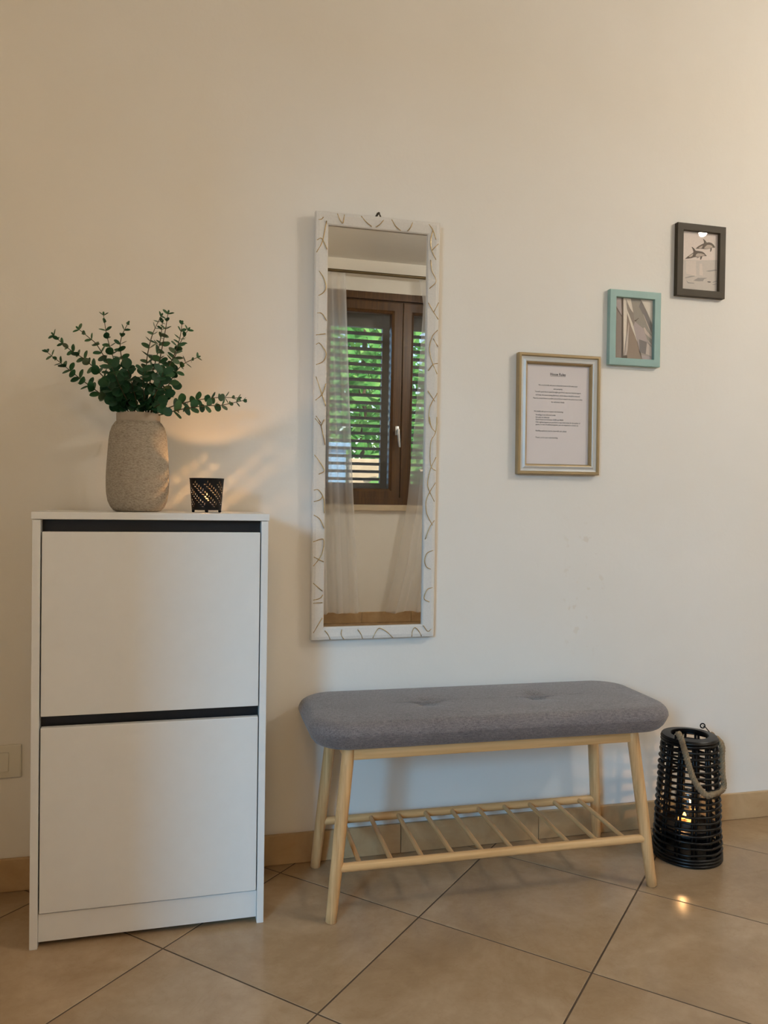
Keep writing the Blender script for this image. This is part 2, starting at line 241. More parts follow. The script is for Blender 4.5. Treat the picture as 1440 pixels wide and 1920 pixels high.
m = Mat('beige_porcelain'); t = m.node('ShaderNodeTexCoord'); oi = m.node('ShaderNodeObjectInfo')
ad = m.node('ShaderNodeVectorMath', operation='MULTIPLY_ADD'); m.link(oi.outputs['Random'], ad.inputs[0]); ad.inputs[1].default_value = (37, 23, 11); m.link(t.outputs['Object'], ad.inputs[2])
a1 = m.noise(ad.outputs[0], 3.2, 6, 0.62, 0.7); a2 = m.noise(ad.outputs[0], 26, 5, 0.7); a3 = m.noise(ad.outputs[0], 11, 3, 0.5, 1.5)
s1 = m.node('ShaderNodeMath', operation='MULTIPLY_ADD'); s1.inputs[1].default_value = 0.30; m.link(a2, s1.inputs[0]); m.link(a1, s1.inputs[2])
cc = m.ramp(s1.outputs[0], [(0.40, srgb(152, 125, 94)), (0.62, srgb(168, 141, 109)), (0.85, srgb(186, 161, 130))])
vein = m.ramp(a3, [(0.485, (1, 1, 1, 1)), (0.5, (0.88, 0.84, 0.8, 1)), (0.515, (1, 1, 1, 1))])
mu = m.node('ShaderNodeMix', data_type='RGBA', blend_type='MULTIPLY'); mu.inputs[0].default_value = 0.35; m.link(cc, mu.inputs[6]); m.link(vein, mu.inputs[7])
p = m.bsdf(mu.outputs[2], 0.22, 0, 0.5, m.bump(a1, 0.03, 0.004))
rr = m.node('ShaderNodeMapRange'); m.link(a2, rr.inputs[0]); rr.inputs[3].default_value = 0.14; rr.inputs[4].default_value = 0.30; m.link(rr.outputs[0], p.inputs['Roughness'])
M['tile'] = m.m
m = Mat('beige_skirting_tile'); t = m.node('ShaderNodeTexCoord'); oi = m.node('ShaderNodeObjectInfo')
ad = m.node('ShaderNodeVectorMath', operation='MULTIPLY_ADD'); m.link(oi.outputs['Random'], ad.inputs[0]); ad.inputs[1].default_value = (17, 29, 11); m.link(t.outputs['Object'], ad.inputs[2])
a1 = m.noise(ad.outputs[0], 9, 6, 0.6, 0.6)
m.bsdf(m.ramp(a1, [(0.3, srgb(178, 146, 106)), (0.7, srgb(203, 173, 132))]), 0.3, 0, 0.4); M['skirt'] = m.m
M['grout'] = plain('grout', srgb(80, 63, 45), 0.85, vary=0.15, scale=40)

M['white'] = plain('white_foil_board', srgb(236, 235, 231), 0.35, 0, 0.4, vary=0.01)
M['black_gap'] = plain('black_plastic', srgb(30, 30, 32), 0.45, 0, 0.4, vary=0.1)
M['switch'] = plain('white_switch_plastic', srgb(226, 220, 205), 0.35, vary=0.01)

m = Mat('rough_stoneware'); co = m.coord('Object', (1, 1, 2.4)); v1 = m.noise(co, 170, 4, 0.7); v2 = m.noise(co, 30, 3); v3 = m.noise(m.coord('Object', (1, 1, 1)), 230, 2)
s1 = m.node('ShaderNodeMath', operation='MULTIPLY_ADD'); s1.inputs[1].default_value = 0.15; m.link(v2, s1.inputs[0]); m.link(v1, s1.inputs[2])
m.bsdf(m.ramp(s1.outputs[0], [(0.36, srgb(132, 121, 107)), (0.56, srgb(172, 161, 145)), (0.8, srgb(196, 186, 170))]), 0.9, 0, 0.2, m.bump(v1, 0.75, 0.003)); M['vase'] = m.m
M['vase_neck'] = plain('smooth_stoneware', srgb(174, 161, 145), 0.85, vary=0.04, scale=40, bump=0.1)
m = Mat('leaf_green'); oi = m.node('ShaderNodeObjectInfo'); co = m.coord()
lc = m.ramp(oi.outputs['Random'], [(0.0, srgb(30, 72, 44)), (0.5, srgb(46, 92, 54)), (0.85, srgb(74, 110, 74)), (1.0, srgb(108, 118, 92))])
p = m.bsdf(lc, 0.5, 0, 0.35); p.inputs['Subsurface Weight'].default_value = 0.0; M['leaf'] = m.m
M['stem'] = plain('stem_brown', srgb(74, 66, 40), 0.6)
M['bamboo_x'] = wood('bamboo_rail', 0, srgb(198, 148, 90), srgb(232, 188, 132), 0.4)
M['bamboo_y'] = wood('bamboo_slat', 1, srgb(194, 144, 88), srgb(226, 182, 126), 0.4)
M['bamboo_z'] = wood('bamboo_leg', 2, srgb(188, 138, 84), srgb(234, 192, 138), 0.4)
m = Mat('grey_woven_fabric'); co = m.coord('Object', (1, 1.0, 1.0)); w1 = m.noise(m.coord('Object', (90, 420, 420)), 1, 3, 0.7); w2 = m.noise(m.coord('Object', (420, 120, 420)), 1, 3, 0.7); w3 = m.noise(co, 14, 3)
s1 = m.node('ShaderNodeMath', operation='ADD'); m.link(w1, s1.inputs[0]); m.link(w2, s1.inputs[1])
s2 = m.node('ShaderNodeMath', operation='MULTIPLY_ADD'); s2.inputs[1].default_value = 0.25; m.link(w3, s2.inputs[0]); m.link(s1.outputs[0], s2.inputs[2]); hf = m.node('ShaderNodeMath', operation='MULTIPLY'); hf.inputs[1].default_value = 0.5; m.link(s2.outputs[0], hf.inputs[0])
p = m.bsdf(m.ramp(hf.outputs[0], [(0.38, srgb(84, 78, 79)), (0.74, srgb(148, 139, 136))]), 0.95, 0, 0.15, m.bump(s1.outputs[0], 0.25, 0.001)); p.inputs['Sheen Weight'].default_value = 0.25; p.inputs['Sheen Roughness'].default_value = 0.5; M['fabric'] = m.m
M['lantern'] = plain('black_lacquered_cane', srgb(7, 6, 6), 0.36, 0, 0.3, vary=0.2, scale=60)
M['rope'] = plain('jute_rope', srgb(142, 122, 94), 0.9, vary=0.2, scale=300, bump=0.4)
M['black_metal'] = plain('black_metal', srgb(9, 8, 8), 0.6, 0.0, 0.25, vary=0.1)
M['dark_steel'] = plain('dark_steel', srgb(82, 74, 64), 0.4, 0.6, vary=0.1)
M['wax'] = plain('tealight_wax', srgb(236, 196, 138), 0.4, vary=0.02)
M['tin'] = plain('tin', srgb(200, 200, 200), 0.3, 0.9)
M['wick'] = plain('wick', srgb(30, 26, 22), 0.9)
M['flame'] = emit('flame', (1.0, 0.50, 0.14, 1), 6.0)
M['flame2'] = emit('lantern_flame', (1.0, 0.48, 0.12, 1), 5.5)
M['bulb'] = emit('warm_bulb', (1.0, 0.93, 0.82, 1), 1040)
M['glass'] = thin_glass('clear_glass')
M['picture_glass'] = thin_glass('picture_glass', gloss=0.7)
m = Mat('mirror_silver'); m.bsdf((0.86, 0.88, 0.87, 1), 0.0, 1.0); M['mirror'] = m.m
M['mirror_frame'] = plain('white_crackle_paint', srgb(226, 222, 215), 0.45, vary=0.03, scale=220, bump=0.25)
M['gold'] = plain('gold_glitter', srgb(196, 168, 118), 0.28, 0.9, vary=0.25, scale=600, bump=0.3)
M['brass_frame'] = plain('champagne_gold_moulding', srgb(172, 150, 112), 0.4, 0.35, vary=0.05)
M['silver_white'] = plain('silver_white_moulding', srgb(206, 206, 202), 0.35, 0.15, vary=0.02)
M['teal'] = plain('seafoam_paint', srgb(152, 184, 178), 0.5, vary=0.03)
M['charcoal'] = plain('charcoal_brown_paint', srgb(68, 60, 47), 0.55, 0, 0.25, vary=0.06)
M['paper'] = plain('white_paper', srgb(238, 229, 227), 0.9, vary=0.01)
M['ink'] = plain('black_ink', srgb(46, 40, 40), 0.9)
PR = {'sky': (214, 200, 190), 'sea': (192, 182, 172), 'spray': (206, 193, 182), 'wave': (150, 142, 136), 'wavedark': (96, 88, 82), 'dark': (88, 74, 64), 'pale': (178, 162, 148), 'grey': (140, 126, 114),
      's0': (160, 148, 138), 's1': (140, 126, 116), 's2': (172, 158, 154), 's3': (142, 130, 118), 's4': (146, 128, 112), 's5': (148, 140, 128), 's6': (104, 90, 82), 's7': (122, 116, 112), 'w': (216, 204, 188), 'l': (192, 178, 166), 'd': (92, 78, 66)}
for k, c in PR.items(): M['print_' + k] = plain('print_' + k, srgb(*[min(250, x * 1.10 + 8) for x in c]), 0.8, vary=0.04, scale=200)
M['brown_wood'] = wood('varnished_brown_wood', 2, srgb(60, 40, 22), srgb(96, 67, 38), 0.3)
M['handle'] = plain('satin_nickel', srgb(205, 205, 205), 0.25, 0.95)
M['shutter'] = plain('dark_shutter_paint', srgb(74, 66, 54), 0.5, vary=0.05)
M['sill'] = plain('pale_stone', srgb(205, 188, 160), 0.5, vary=0.06, scale=12)
M['rod'] = plain('bronze_rod', srgb(104, 88, 60), 0.4, 0.5)
m = Mat('sheer_voile'); tr = m.node('ShaderNodeBsdfTransparent'); df = m.node('ShaderNodeBsdfDiffuse'); df.inputs[0].default_value = (0.92, 0.92, 0.93, 1)
tl = m.node('ShaderNodeBsdfTranslucent'); tl.inputs[0].default_value = (0.92, 0.93, 0.95, 1)
lw = m.node('ShaderNodeLayerWeight'); lw.inputs[0].default_value = 0.35
mr = m.node('ShaderNodeMapRange'); m.link(lw.outputs['Facing'], mr.inputs[0]); mr.inputs[3].default_value = 0.45; mr.inputs[4].default_value = 0.88
a = m.node('ShaderNodeMixShader'); a.inputs[0].default_value = 0.5; m.link(df.outputs[0], a.inputs[1]); m.link(tl.outputs[0], a.inputs[2])
b = m.node('ShaderNodeMixShader'); m.link(mr.outputs[0], b.inputs[0]); m.link(tr.outputs[0], b.inputs[1]); m.link(a.outputs[0], b.inputs[2]); m.link(b.outputs[0], m.out.inputs[0]); M['voile'] = m.m
m = Mat('garden_leaf'); n = m.noise(m.coord(), 3, 4); gc = m.ramp(n, [(0.3, srgb(62, 122, 58)), (0.5, srgb(104, 166, 88)), (0.75, srgb(166, 204, 116))])
d = m.node('ShaderNodeBsdfDiffuse'); tl = m.node('ShaderNodeBsdfTranslucent'); m.link(gc, d.inputs[0]); m.link(gc, tl.inputs[0]); a = m.node('ShaderNodeMixShader'); a.inputs[0].default_value = 0.35
m.link(d.outputs[0], a.inputs[1]); m.link(tl.outputs[0], a.inputs[2]); m.link(a.outputs[0], m.out.inputs[0]); M['garden_leaf'] = m.m
M['bark'] = plain('bark', srgb(92, 74, 56), 0.9, vary=0.2, scale=20, bump=0.5)
M['garden_wall'] = plain('beige_stone_wall', srgb(196, 172, 140), 0.9, vary=0.15, scale=6, bump=0.3)
M['blue_wall'] = plain('pale_blue_render', srgb(150, 190, 222), 0.8, vary=0.04, scale=3)
M['paving'] = plain('terrace_paving', srgb(200, 190, 172), 0.8, vary=0.08, scale=5)

# ------------------------------------------------------------------ the room
YB = -3.483          # far wall, behind the camera, seen in the mirror
XL, XR, ZC = -3.2, 3.05, 2.592
def struct(name, bm, mat, parent=None): return tag(obj(name, bm, mat, parent), kind='structure')

b = BM(); box(b, (XL - .2, 0, -.2), (XR + .2, .22, ZC + .2)); struct('wall_back', b, M['wall'])
b = BM(); box(b, (XR, YB - .25, -.2), (XR + .2, 0, ZC + .2)); struct('wall_right', b, M['wall'])
b = BM(); box(b, (XL - .2, YB - .25, -.2), (XL, 0, ZC + .2)); struct('wall_left', b, M['wall'])
b = BM(); box(b, (-0.72, -1.25, 0), (-0.6, 0, ZC), 0.004); struct('wall_partition', b, M['wall'])
WX0, WX1, WZ0, WZ1 = 0.83, 2.21, 0.855, 2.37
DX0, DX1, DZ1 = -2.6, -0.95, 2.1
b = BM(); y0, y1 = YB - .25, YB
for lo, hi in (((XL, -.2), (DX0, ZC + .2)), ((DX0, DZ1), (DX1, ZC + .2)), ((DX0, -.2), (DX1, -.02)), ((DX1, -.2), (WX0, ZC + .2)), ((WX0, -.2), (WX1, WZ0)), ((WX0, WZ1), (WX1, ZC + .2)), ((WX1, -.2), (XR, ZC + .2))):
    box(b, (lo[0], y0, lo[1]), (hi[0], y1, hi[1]))
struct('wall_front', b, M['wall'])
b = BM(); box(b, (XL - .2, YB - .25, ZC), (XR + .2, .22, ZC + .25)); struct('ceiling', b, M['ceiling'])

# floor: grout bed, then every 40 cm tile of the diagonal grid as its own piece
b = BM(); box(b, (XL, YB, -.2), (XR, 0, -.0009)); fl = struct('floor', b, M['grout'])
TS, G0, ANG = 0.4046, Vector((0.5388, -0.3365)), R(-44.85)
ca, sa = math.cos(ANG), math.sin(ANG)
def clip(poly, ax, lim, keep):
    out = []
    for i in range(len(poly)):
        p, q = poly[i], poly[(i + 1) % len(poly)]; dp, dq = keep * (p[ax] - lim), keep * (q[ax] - lim)
        if dp >= 0: out.append(p)
        if dp * dq < 0:
            t_ = dp / (dp - dq); out.append((p[0] + (q[0] - p[0]) * t_, p[1] + (q[1] - p[1]) * t_))
    return out
def inset(poly, d):
    c = [sum(p[k] for p in poly) / len(poly) for k in (0, 1)]; out = []
    n_ = len(poly)
    for i in range(n_):
        p0, p, p2 = Vector(poly[i - 1]), Vector(poly[i]), Vector(poly[(i + 1) % n_])
        e1, e2 = (p - p0), (p2 - p)
        if e1.length < 1e-5 or e2.length < 1e-5: out.append(tuple(p)); continue
        e1.normalize(); e2.normalize(); n1_, n2_ = Vector((-e1.y, e1.x)), Vector((-e2.y, e2.x))
        bis = n1_ + n2_; k_ = d / max(0.3, 1 + n1_.dot(n2_)); out.append(tuple(p + bis * k_))
    return out
def tile_bm(poly, c):
    b = BM(); rings = []
    for d, z in ((0.0, -.008), (0.0, -.0010), (0.0010, 0.0)):
        rings.append([b.verts.new((x - c[0], y - c[1], z)) for x, y in (inset(poly, d) if d else poly)])
    for a_, b_ in zip(rings, rings[1:]):
        for k in range(len(poly)): b.faces.new((a_[k], a_[(k + 1) % len(poly)], b_[(k + 1) % len(poly)], b_[k]))
    b.faces.new(rings[-1]); return b
full = None; h = TS / 2 - 0.0017
for i in range(-13, 14):
    for j in range(-13, 14):
        u_, v_ = (i + .5) * TS, (j + .5) * TS
        c = (G0.x + u_ * ca - v_ * sa, G0.y + u_ * sa + v_ * ca)
        if not (XL - .4 < c[0] < XR + .4 and YB - .4 < c[1] < .4): continue
        poly = [(c[0] + p * h * ca - q * h * sa, c[1] + p * h * sa + q * h * ca) for p, q in ((-1, -1), (1, -1), (1, 1), (-1, 1))]
        cl = poly
        for ax, lim, keep in ((0, XL, 1), (0, XR, -1), (1, YB, 1), (1, -.001, -1)):
            cl = clip(cl, ax, lim, keep) if len(cl) > 2 else []
        area = abs(sum(cl[k - 1][0] * cl[k][1] - cl[k][0] * cl[k - 1][1] for k in range(len(cl)))) / 2 if len(cl) > 2 else 0
        if area < 0.0006: continue
        if cl == poly and full:
            o = full.copy(); COL.objects.link(o); o.location = (c[0], c[1], 0)
        else:
            o = obj('tile', tile_bm(cl, c), M['tile'], fl); o.location = (c[0], c[1], 0)
            if cl == poly: full = o

def skirting(name, x0, x1, joint, pitch, y, sgn, hh):
    b = BM(); box(b, (x0, min(y, y + sgn * .006), 0), (x1, max(y, y + sgn * .006), hh - .003)); root = struct(name, b, M['grout'])
    k = math.ceil((x0 - joint) / pitch) - 1; first = None
    while joint + k * pitch < x1:
        a0, a1 = max(x0, joint + k * pitch) + .0007, min(x1, joint + (k + 1) * pitch) - .0007; k += 1
        if a1 - a0 < .01: continue
        b = BM(); yy = sorted((y + sgn * .0005, y + sgn * .011)); box(b, (a0, yy[0], .0005), (a1, yy[1], hh), 0.0025, 2)
        obj('tile', b, M['skirt'], root)
skirting('baseboard_back', -0.6, XR, 0.586, 0.41, 0.0, -1, 0.0805)
skirting('baseboard_front', DX1, XR, 1.254, 0.37, YB, 1, 0.078)

# ------------------------------------------------------------------ the window behind the camera (seen in the mirror)
win = empty('window_1', (0, 0, 0), kind='structure')
PW = Plane((0, YB, 0), n=(0, 1, 0))
b = BM(); frame_ring(b, PW, WX0, WZ0, WX1, WZ1, [(0, -.07), (0, .012), (.05, .012), (.05, -.02), (.062, -.02), (.062, -.07)]); obj('window_frame', b, M['brown_wood'], win)
XM = 1.519
def sash(x0, x1, handle):
    b = BM(); frame_ring(b, PW, x0, .889, x1, 2.309, [(0, -.055), (0, .004), (.004, .008), (.062, .008), (.070, .002), (.080, -.004), (.083, -.012), (.083, -.055)])
    s_ = obj('sash', b, M['brown_wood'], win)
    b = BM(); board(b, PW, x0 + .081, .970, x1 - .081, 2.228, -.036, -.032); obj('pane', b, M['glass'], s_)
    if handle:
        b = BM(); c = (1.487, YB + .008, 1.393)
        box(b, (c[0] - .014, c[1], c[2] - .035), (c[0] + .014, c[1] + .008, c[2] + .03), .003)
        tube(b, [(c[0], c[1], c[2]), (c[0], c[1] + .045, c[2])], .008, 10)
        tube(b, [(c[0], c[1] + .045, c[2] + .008), (c[0] + .001, c[1] + .048, c[2] - .02), (c[0] + .006, c[1] + .05, c[2] - .08), (c[0] + .011, c[1] + .05, c[2] - .122)], [.009, .010, .0095, .008], 10)
        obj('handle', b, M['handle'], s_, smooth=True, auto=50)
sash(.867, XM - .0015, True); sash(XM + .0015, 2.173, False)
b = BM(); box(b, (WX0 - .06, YB - .02, WZ0 - .042), (WX1 + .06, YB + .035, WZ0 - .001), .003); obj('sill', b, M['sill'], win)

def shutter(x0, x1, label):
    root = empty('window_shutter', (x0, -3.68, 0.965), label, 'shutter', 'louvred shutters outside the window')
    P = Plane((0, -3.68, 0), n=(0, 1, 0))
    b = BM()
    for bx in ((x0, .965, x0 + .06, 2.27), (x1 - .06, .965, x1, 2.27), (x0 + .06, .965, x1 - .06, 1.01), (x0 + .06, 2.155, x1 - .06, 2.27)):
        box(b, (bx[0], -3.70, bx[1]), (bx[2], -3.66, bx[3]), .002)
    obj('shutter_frame', b, M['shutter'], root, off=tuple(root.location))
    first = None
    for k in range(20):
        z = 1.038 + k * .0565
        if first is None:
            b = BM(); box(b, (x0 + .058, -.019, -.004), (x1 - .058, .019, .004), .002, 1, Matrix.Translation((0, -3.68, z)) @ Matrix.Rotation(R(24), 4, 'X'))
            first = obj('slat', b, M['shutter'], root, off=tuple(root.location))
        else:
            o = first.copy(); COL.objects.link(o); o.parent = root; o.location = (0, 0, k * .0565)
shutter(.965, 1.473, 'dark louvred shutter leaf outside the window sash that carries the handle')
shutter(1.560, 2.075, 'dark louvred shutter leaf outside the window sash without a handle')

# curtains and their rod
rod = empty('curtain_rod', (1.5, YB, 2.47), 'thin bronze curtain rod on the wall above the brown window', 'curtain rod')
b = BM(); tube(b, [(.2, -3.38, 2.474), (2.75, -3.38, 2.474)], .011, 12); obj('rod', b, M['rod'], rod, off=tuple(rod.location), smooth=True, auto=50)
for x in (.28, 2.67):
    b = BM(); tube(b, [(x, YB + .001, 2.474), (x, -3.38, 2.474)], .005, 8); obj('bracket', b, M['rod'], rod, off=tuple(rod.location))
def curtain(edge_l, edge_r, label, seed):
    rnd = random.Random(seed); nu, nv = 150, 40; b = BM(); zt = 2.4615
    ph = [rnd.uniform(0, 6.28) for _ in range(6)]
    def ed(e, z):
        for (z0, x0), (z1, x1) in zip(e, e[1:]):
            if z <= z0 and z >= z1: return x0 + (x1 - x0) * (z0 - z) / (z0 - z1)
        return e[-1][1]
    g = []
    for j in range(nv + 1):
        v = j / nv; z = zt - (zt - .088) * v
        l, r_ = ed(edge_l, z), ed(edge_r, z); row = []
        for i in range(nu + 1):
            u = i / nu; uu = u + .012 * math.sin(3 * v + ph[0])
            amp = .007 + .02 * v ** .6
            y = amp * (math.sin(uu * 44 + ph[1] + .4 * v) + .5 * math.sin(uu * 71 + ph[2]) * v + .35 * math.sin(uu * 19 + ph[3] + v))
            row.append(b.verts.new((l + (r_ - l) * (u + .006 * math.sin(uu * 88 + ph[4])), -3.38 + y, z - .004 * math.sin(uu * 30) * v)))
        g.append(row)
    for j in range(nv):
        for i in range(nu): b.faces.new((g[j][i], g[j][i + 1], g[j + 1][i + 1], g[j + 1][i]))
    o = obj('curtain', b, M['voile'], smooth=True); tag(o, label, 'curtain', 'sheer curtains at the window')
    return o
curtain([(2.5, .45), (0, .40)], [(2.5, 1.076), (2.3, 1.085), (1.59, 1.123), (.963, 1.158), (.45, 1.19), (0.05, 1.214)], 'sheer white curtain hanging beside the window sash with the handle', 3)
curtain([(2.5, 1.60), (2.3, 1.645), (1.614, 1.611), (.883, 1.565), (.45, 1.50), (0.05, 1.41)], [(2.5, 2.42), (0, 2.50)], 'sheer white curtain hanging across the window sash without a handle', 5)

# ------------------------------------------------------------------ outside the window
b = BM(); box(b, (-14, -26, -.5), (16, YB - .25, -.2)); struct('ground', b, M['paving'])
b = BM(); box(b, (2.32, -9.4, -.2), (7, -9.15, 1.36), .02); gw = obj('garden_wall', b, M['garden_wall']); tag(gw, 'low beige garden wall beyond the shutters, under the trees', 'wall')
b = BM(); box(b, (-4, -11.4, -.2), (2.28, -9.2, 1.52), .02); box(b, (-4.1, -11.5, 1.52), (2.33, -9.1, 1.58), .01)
bw = obj('outbuilding', b, M['blue_wall']); tag(bw, 'low pale blue outbuilding in the garden beyond the shutters', 'outbuilding')
def garden_tree(x, y, label, seed, hgt, rad, n):
    rnd = random.Random(seed); root = empty('garden_tree', (x, y, -.2), label, 'tree', 'trees in the garden')
    b = BM(); tube(b, [(0, 0, 0), (.05, .02, hgt * .3), (-.04, .05, hgt * .6), (.02, 0, hgt * .9)], [.11, .09, .07, .03], 8); obj('trunk', b, M['bark'], root, smooth=True)
    b = BM()
    for k in range(n):
        while True:
            p = Vector((rnd.uniform(-1, 1), rnd.uniform(-1, 1), rnd.uniform(-1, 1)))
            if .3 < p.length < 1: break
        p = Vector((p.x * rad, p.y * rad * .7, hgt * .55 + p.z * hgt * .5))
        L_ = rnd.uniform(.2, .46); w_ = L_ * rnd.uniform(.13, .26)
        d = Vector((rnd.uniform(-1, 1), rnd.uniform(-.6, .9), rnd.uniform(-.9, .3))).normalized(); s_ = d.cross(Vector((rnd.uniform(-.3, .3), 1, rnd.uniform(0, 1)))).normalized()
        q = [p, p + d * L_ * .5 + s_ * w_, p + d * L_ + Vector((0, 0, -.04)), p + d * L_ * .5 - s_ * w_]
        b.faces.new([b.verts.new(v) for v in q])
    o = obj('foliage', b, M['garden_leaf'], root); o['kind'] = 'stuff'
garden_tree(3.35, -12.9, 'bright green tree standing behind the pale blue outbuilding and the beige wall', 1, 4.9, 1.6, 1250)
garden_tree(5.0, -17.6, 'tall green tree farther back, behind the other garden tree', 2, 7.0, 2.2, 1300)
garden_tree(3.35, -8.1, 'small green bush in front of the beige garden wall', 4, 2.3, 0.62, 420)

# ------------------------------------------------------------------ ceiling lamp (outside the frame, seen only as reflections)
lx, ly = 2.545, -1.50
lamp = empty('ceiling_lamp', (lx, ly, ZC), 'dark metal ceiling lamp with three warm bulbs near the right wall', 'lamp')
b = BM(); lathe(b, [(.055, ZC - .03), (.06, ZC - .012), (.06, ZC)], 32, (lx, ly)); obj('canopy', b, M['black_metal'], lamp, off=(lx, ly, ZC), smooth=True, auto=40)
b = BM(); tube(b, [(lx, ly, ZC - .02), (lx, ly, ZC - .12)], .007, 10); obj('stem', b, M['black_metal'], lamp, off=(lx, ly, ZC))
for k in range(3):
    a_ = R(75 + 120 * k); ex, ey = lx + .13 * math.cos(a_), ly + .13 * math.sin(a_); ez = ZC - (.215, .235, .195)[k]
    b = BM(); tube(b, [(lx, ly, ZC - .12), ((lx + ex) / 2, (ly + ey) / 2, ZC - .12 - .02), (ex, ey, ez + .06), (ex, ey, ez + .03)], .005, 8); lathe(b, [(.012, ez + .015), (.014, ez + .045), (.006, ez + .06)], 20, (ex, ey)); obj('arm', b, M['black_metal'], lamp, off=(lx, ly, ZC), smooth=True, auto=40)
    b = BM(); bmesh.ops.create_icosphere(b, subdivisions=2, radius=.020, matrix=Matrix.Translation((ex, ey, ez))); obj('bulb', b, M['bulb'], lamp, off=(lx, ly, ZC), smooth=True)

# ------------------------------------------------------------------ shoe cabinet
YF = -0.2837; cx0, cx1 = -.3095, .1850
cab = empty('shoe_cabinet', (-.062, -.15, 0), 'tall narrow white shoe cabinet with two flap doors on the tiled floor', 'cabinet'); co_ = tuple(cab.location)
cab.rotation_euler = (0, 0, R(0.4))
b = BM(); box(b, (-.3118, YF - .002, .9165), (.1872, -.014, .9318), .0012); obj('top_panel', b, M['white'], cab, off=co_)
for x0, x1 in ((cx0, cx0 + .0162), (cx1 - .0155, cx1)):
    b = BM(); box(b, (x0, YF, 0), (x1, -.014, .9155), .0012); obj('side_panel', b, M['white'], cab, off=co_)
b = BM(); box(b, (cx0 + .017, YF + .026, .03), (cx1 - .016, YF + .03, .915)); obj('back_board', b, M['black_gap'], cab, off=co_)
for z0, z1 in ((.4970, .8900), (.0755, .4728)):
    b = BM(); box(b, (-.2905, YF + .001, z0), (.1672, YF + .017, z1), .0016); obj('flap_door', b, M['white'], cab, off=co_)
b = BM(); box(b, (cx0 + .0165, YF + .006, .0125), (cx1 - .016, YF + .022, .0725), .0012); obj('plinth', b, M['white'], cab, off=co_)

# ------------------------------------------------------------------ vase
VX, VY, VZ = -.1045, -.150, .9320
vase = empty('vase', (VX, VY, VZ), 'rough beige stoneware vase holding eucalyptus on the white cabinet', 'vase')
b = BM(); lathe(b, [(.046, 0.0), (.053, .002), (.060, .010), (.0665, .024), (.0700, .045), (.0708, .065), (.0706, .090), (.0690, .115), (.0672, .140), (.0655, .165), (.0630, .182), (.0585, .196), (.0530, .2045), (.0505, .2075)], 72, cap1=False); obj('body', b, M['vase'], vase, smooth=True)
b = BM(); lathe(b, [(.0505, .2073), (.0485, .2095), (.0490, .2125), (.0492, .2260), (.0482, .2275), (.0455, .2272), (.0440, .2200), (.0445, .2000), (.0550, .1600), (.0550, .05)], 72, cap0=False); obj('neck', b, M['vase_neck'], vase, smooth=True)

# ------------------------------------------------------------------ eucalyptus
euc = empty('eucalyptus', (VX, VY, VZ + .22), 'dark green eucalyptus with round leaves standing in the beige vase', 'plant'); eo = Vector(euc.location)
def leaf_mesh():
    b = BM(); out = []
    mid = [b.verts.new((t_, 0, -.05 * math.sin(math.pi * t_))) for t_ in (0.0, .12, .45, .78, 1.0)]
    for s_ in (1, -1):
        q = [b.verts.new((t_, s_ * w_, .12 * w_)) for t_, w_ in ((.045, .11), (.16, .29), (.32, .41), (.52, .455), (.70, .41), (.86, .29), (.96, .13))]
        tri = [(mid[0], q[0], mid[1]), (q[0], q[1], mid[1]), (q[1], q[2], mid[1]), (mid[1], q[2], mid[2]), (q[2], q[3], mid[2]), (q[3], q[4], mid[2]), (mid[2], q[4], mid[3]), (q[4], q[5], mid[3]), (q[5], q[6], mid[3]), (mid[3], q[6], mid[4])]
        for f in tri: b.faces.new(f if s_ > 0 else f[::-1])
    me = bpy.data.meshes.new('leaf'); b.to_mesh(me); b.free(); me.materials.append(M['leaf'])
    me.polygons.foreach_set('use_smooth', [True] * len(me.polygons)); return me
LEAF = leaf_mesh()
rnd = random.Random(11)
def at_len(P, s):
    seg = [(b_ - a_).length for a_, b_ in zip(P, P[1:])]; tot = sum(seg); d = s * tot
    for k, L_ in enumerate(seg):
        if d <= L_ or k == len(seg) - 1: return P[k].lerp(P[k + 1], d / L_), (P[k + 1] - P[k]).normalized()
        d -= L_
def smooth_path(P, n):
    out = []
    Q = [P[0] * 2 - P[1]] + P + [P[-1] * 2 - P[-2]]
    for i in range(1, len(Q) - 2):
        for k in range(n):
            t_ = k / n; a_, b_, c_, d_ = Q[i - 1], Q[i], Q[i + 1], Q[i + 2]
            out.append(0.5 * ((2 * b_) + (c_ - a_) * t_ + (2 * a_ - 5 * b_ + 4 * c_ - d_) * t_ * t_ + (3 * b_ - 3 * c_ + d_ - a_) * t_ ** 3))
    out.append(P[-1]); return out
nleaf = 0
def add_leaf(par, pos, d, nrm, size, wid=1.0):
    global nleaf
    x = d.normalized(); z = (nrm - x * nrm.dot(x)).normalized(); y = z.cross(x)
    o = bpy.data.objects.new('leaf', LEAF); COL.objects.link(o); o.parent = par
    o.matrix_local = Matrix.Translation(pos) @ Matrix((x, y, z)).transposed().to_4x4() @ Matrix.Diagonal((size, size * wid, size, 1)); nleaf += 1
inner_bm = BM()
def bake_leaf(p, d, nr, s_):
    x = d.normalized(); z = (nr - x * nr.dot(x)).normalized(); y = z.cross(x)
    MM = Matrix.Translation(p) @ Matrix((x, y, z)).transposed().to_4x4() @ Matrix.Diagonal((s_, s_, s_, 1))
    vm = [inner_bm.verts.new(MM @ v.co) for v in LEAF.vertices]
    for f in LEAF.polygons: inner_bm.faces.new([vm[i] for i in f.vertices])
CAM = Vector((0, -1, 0))
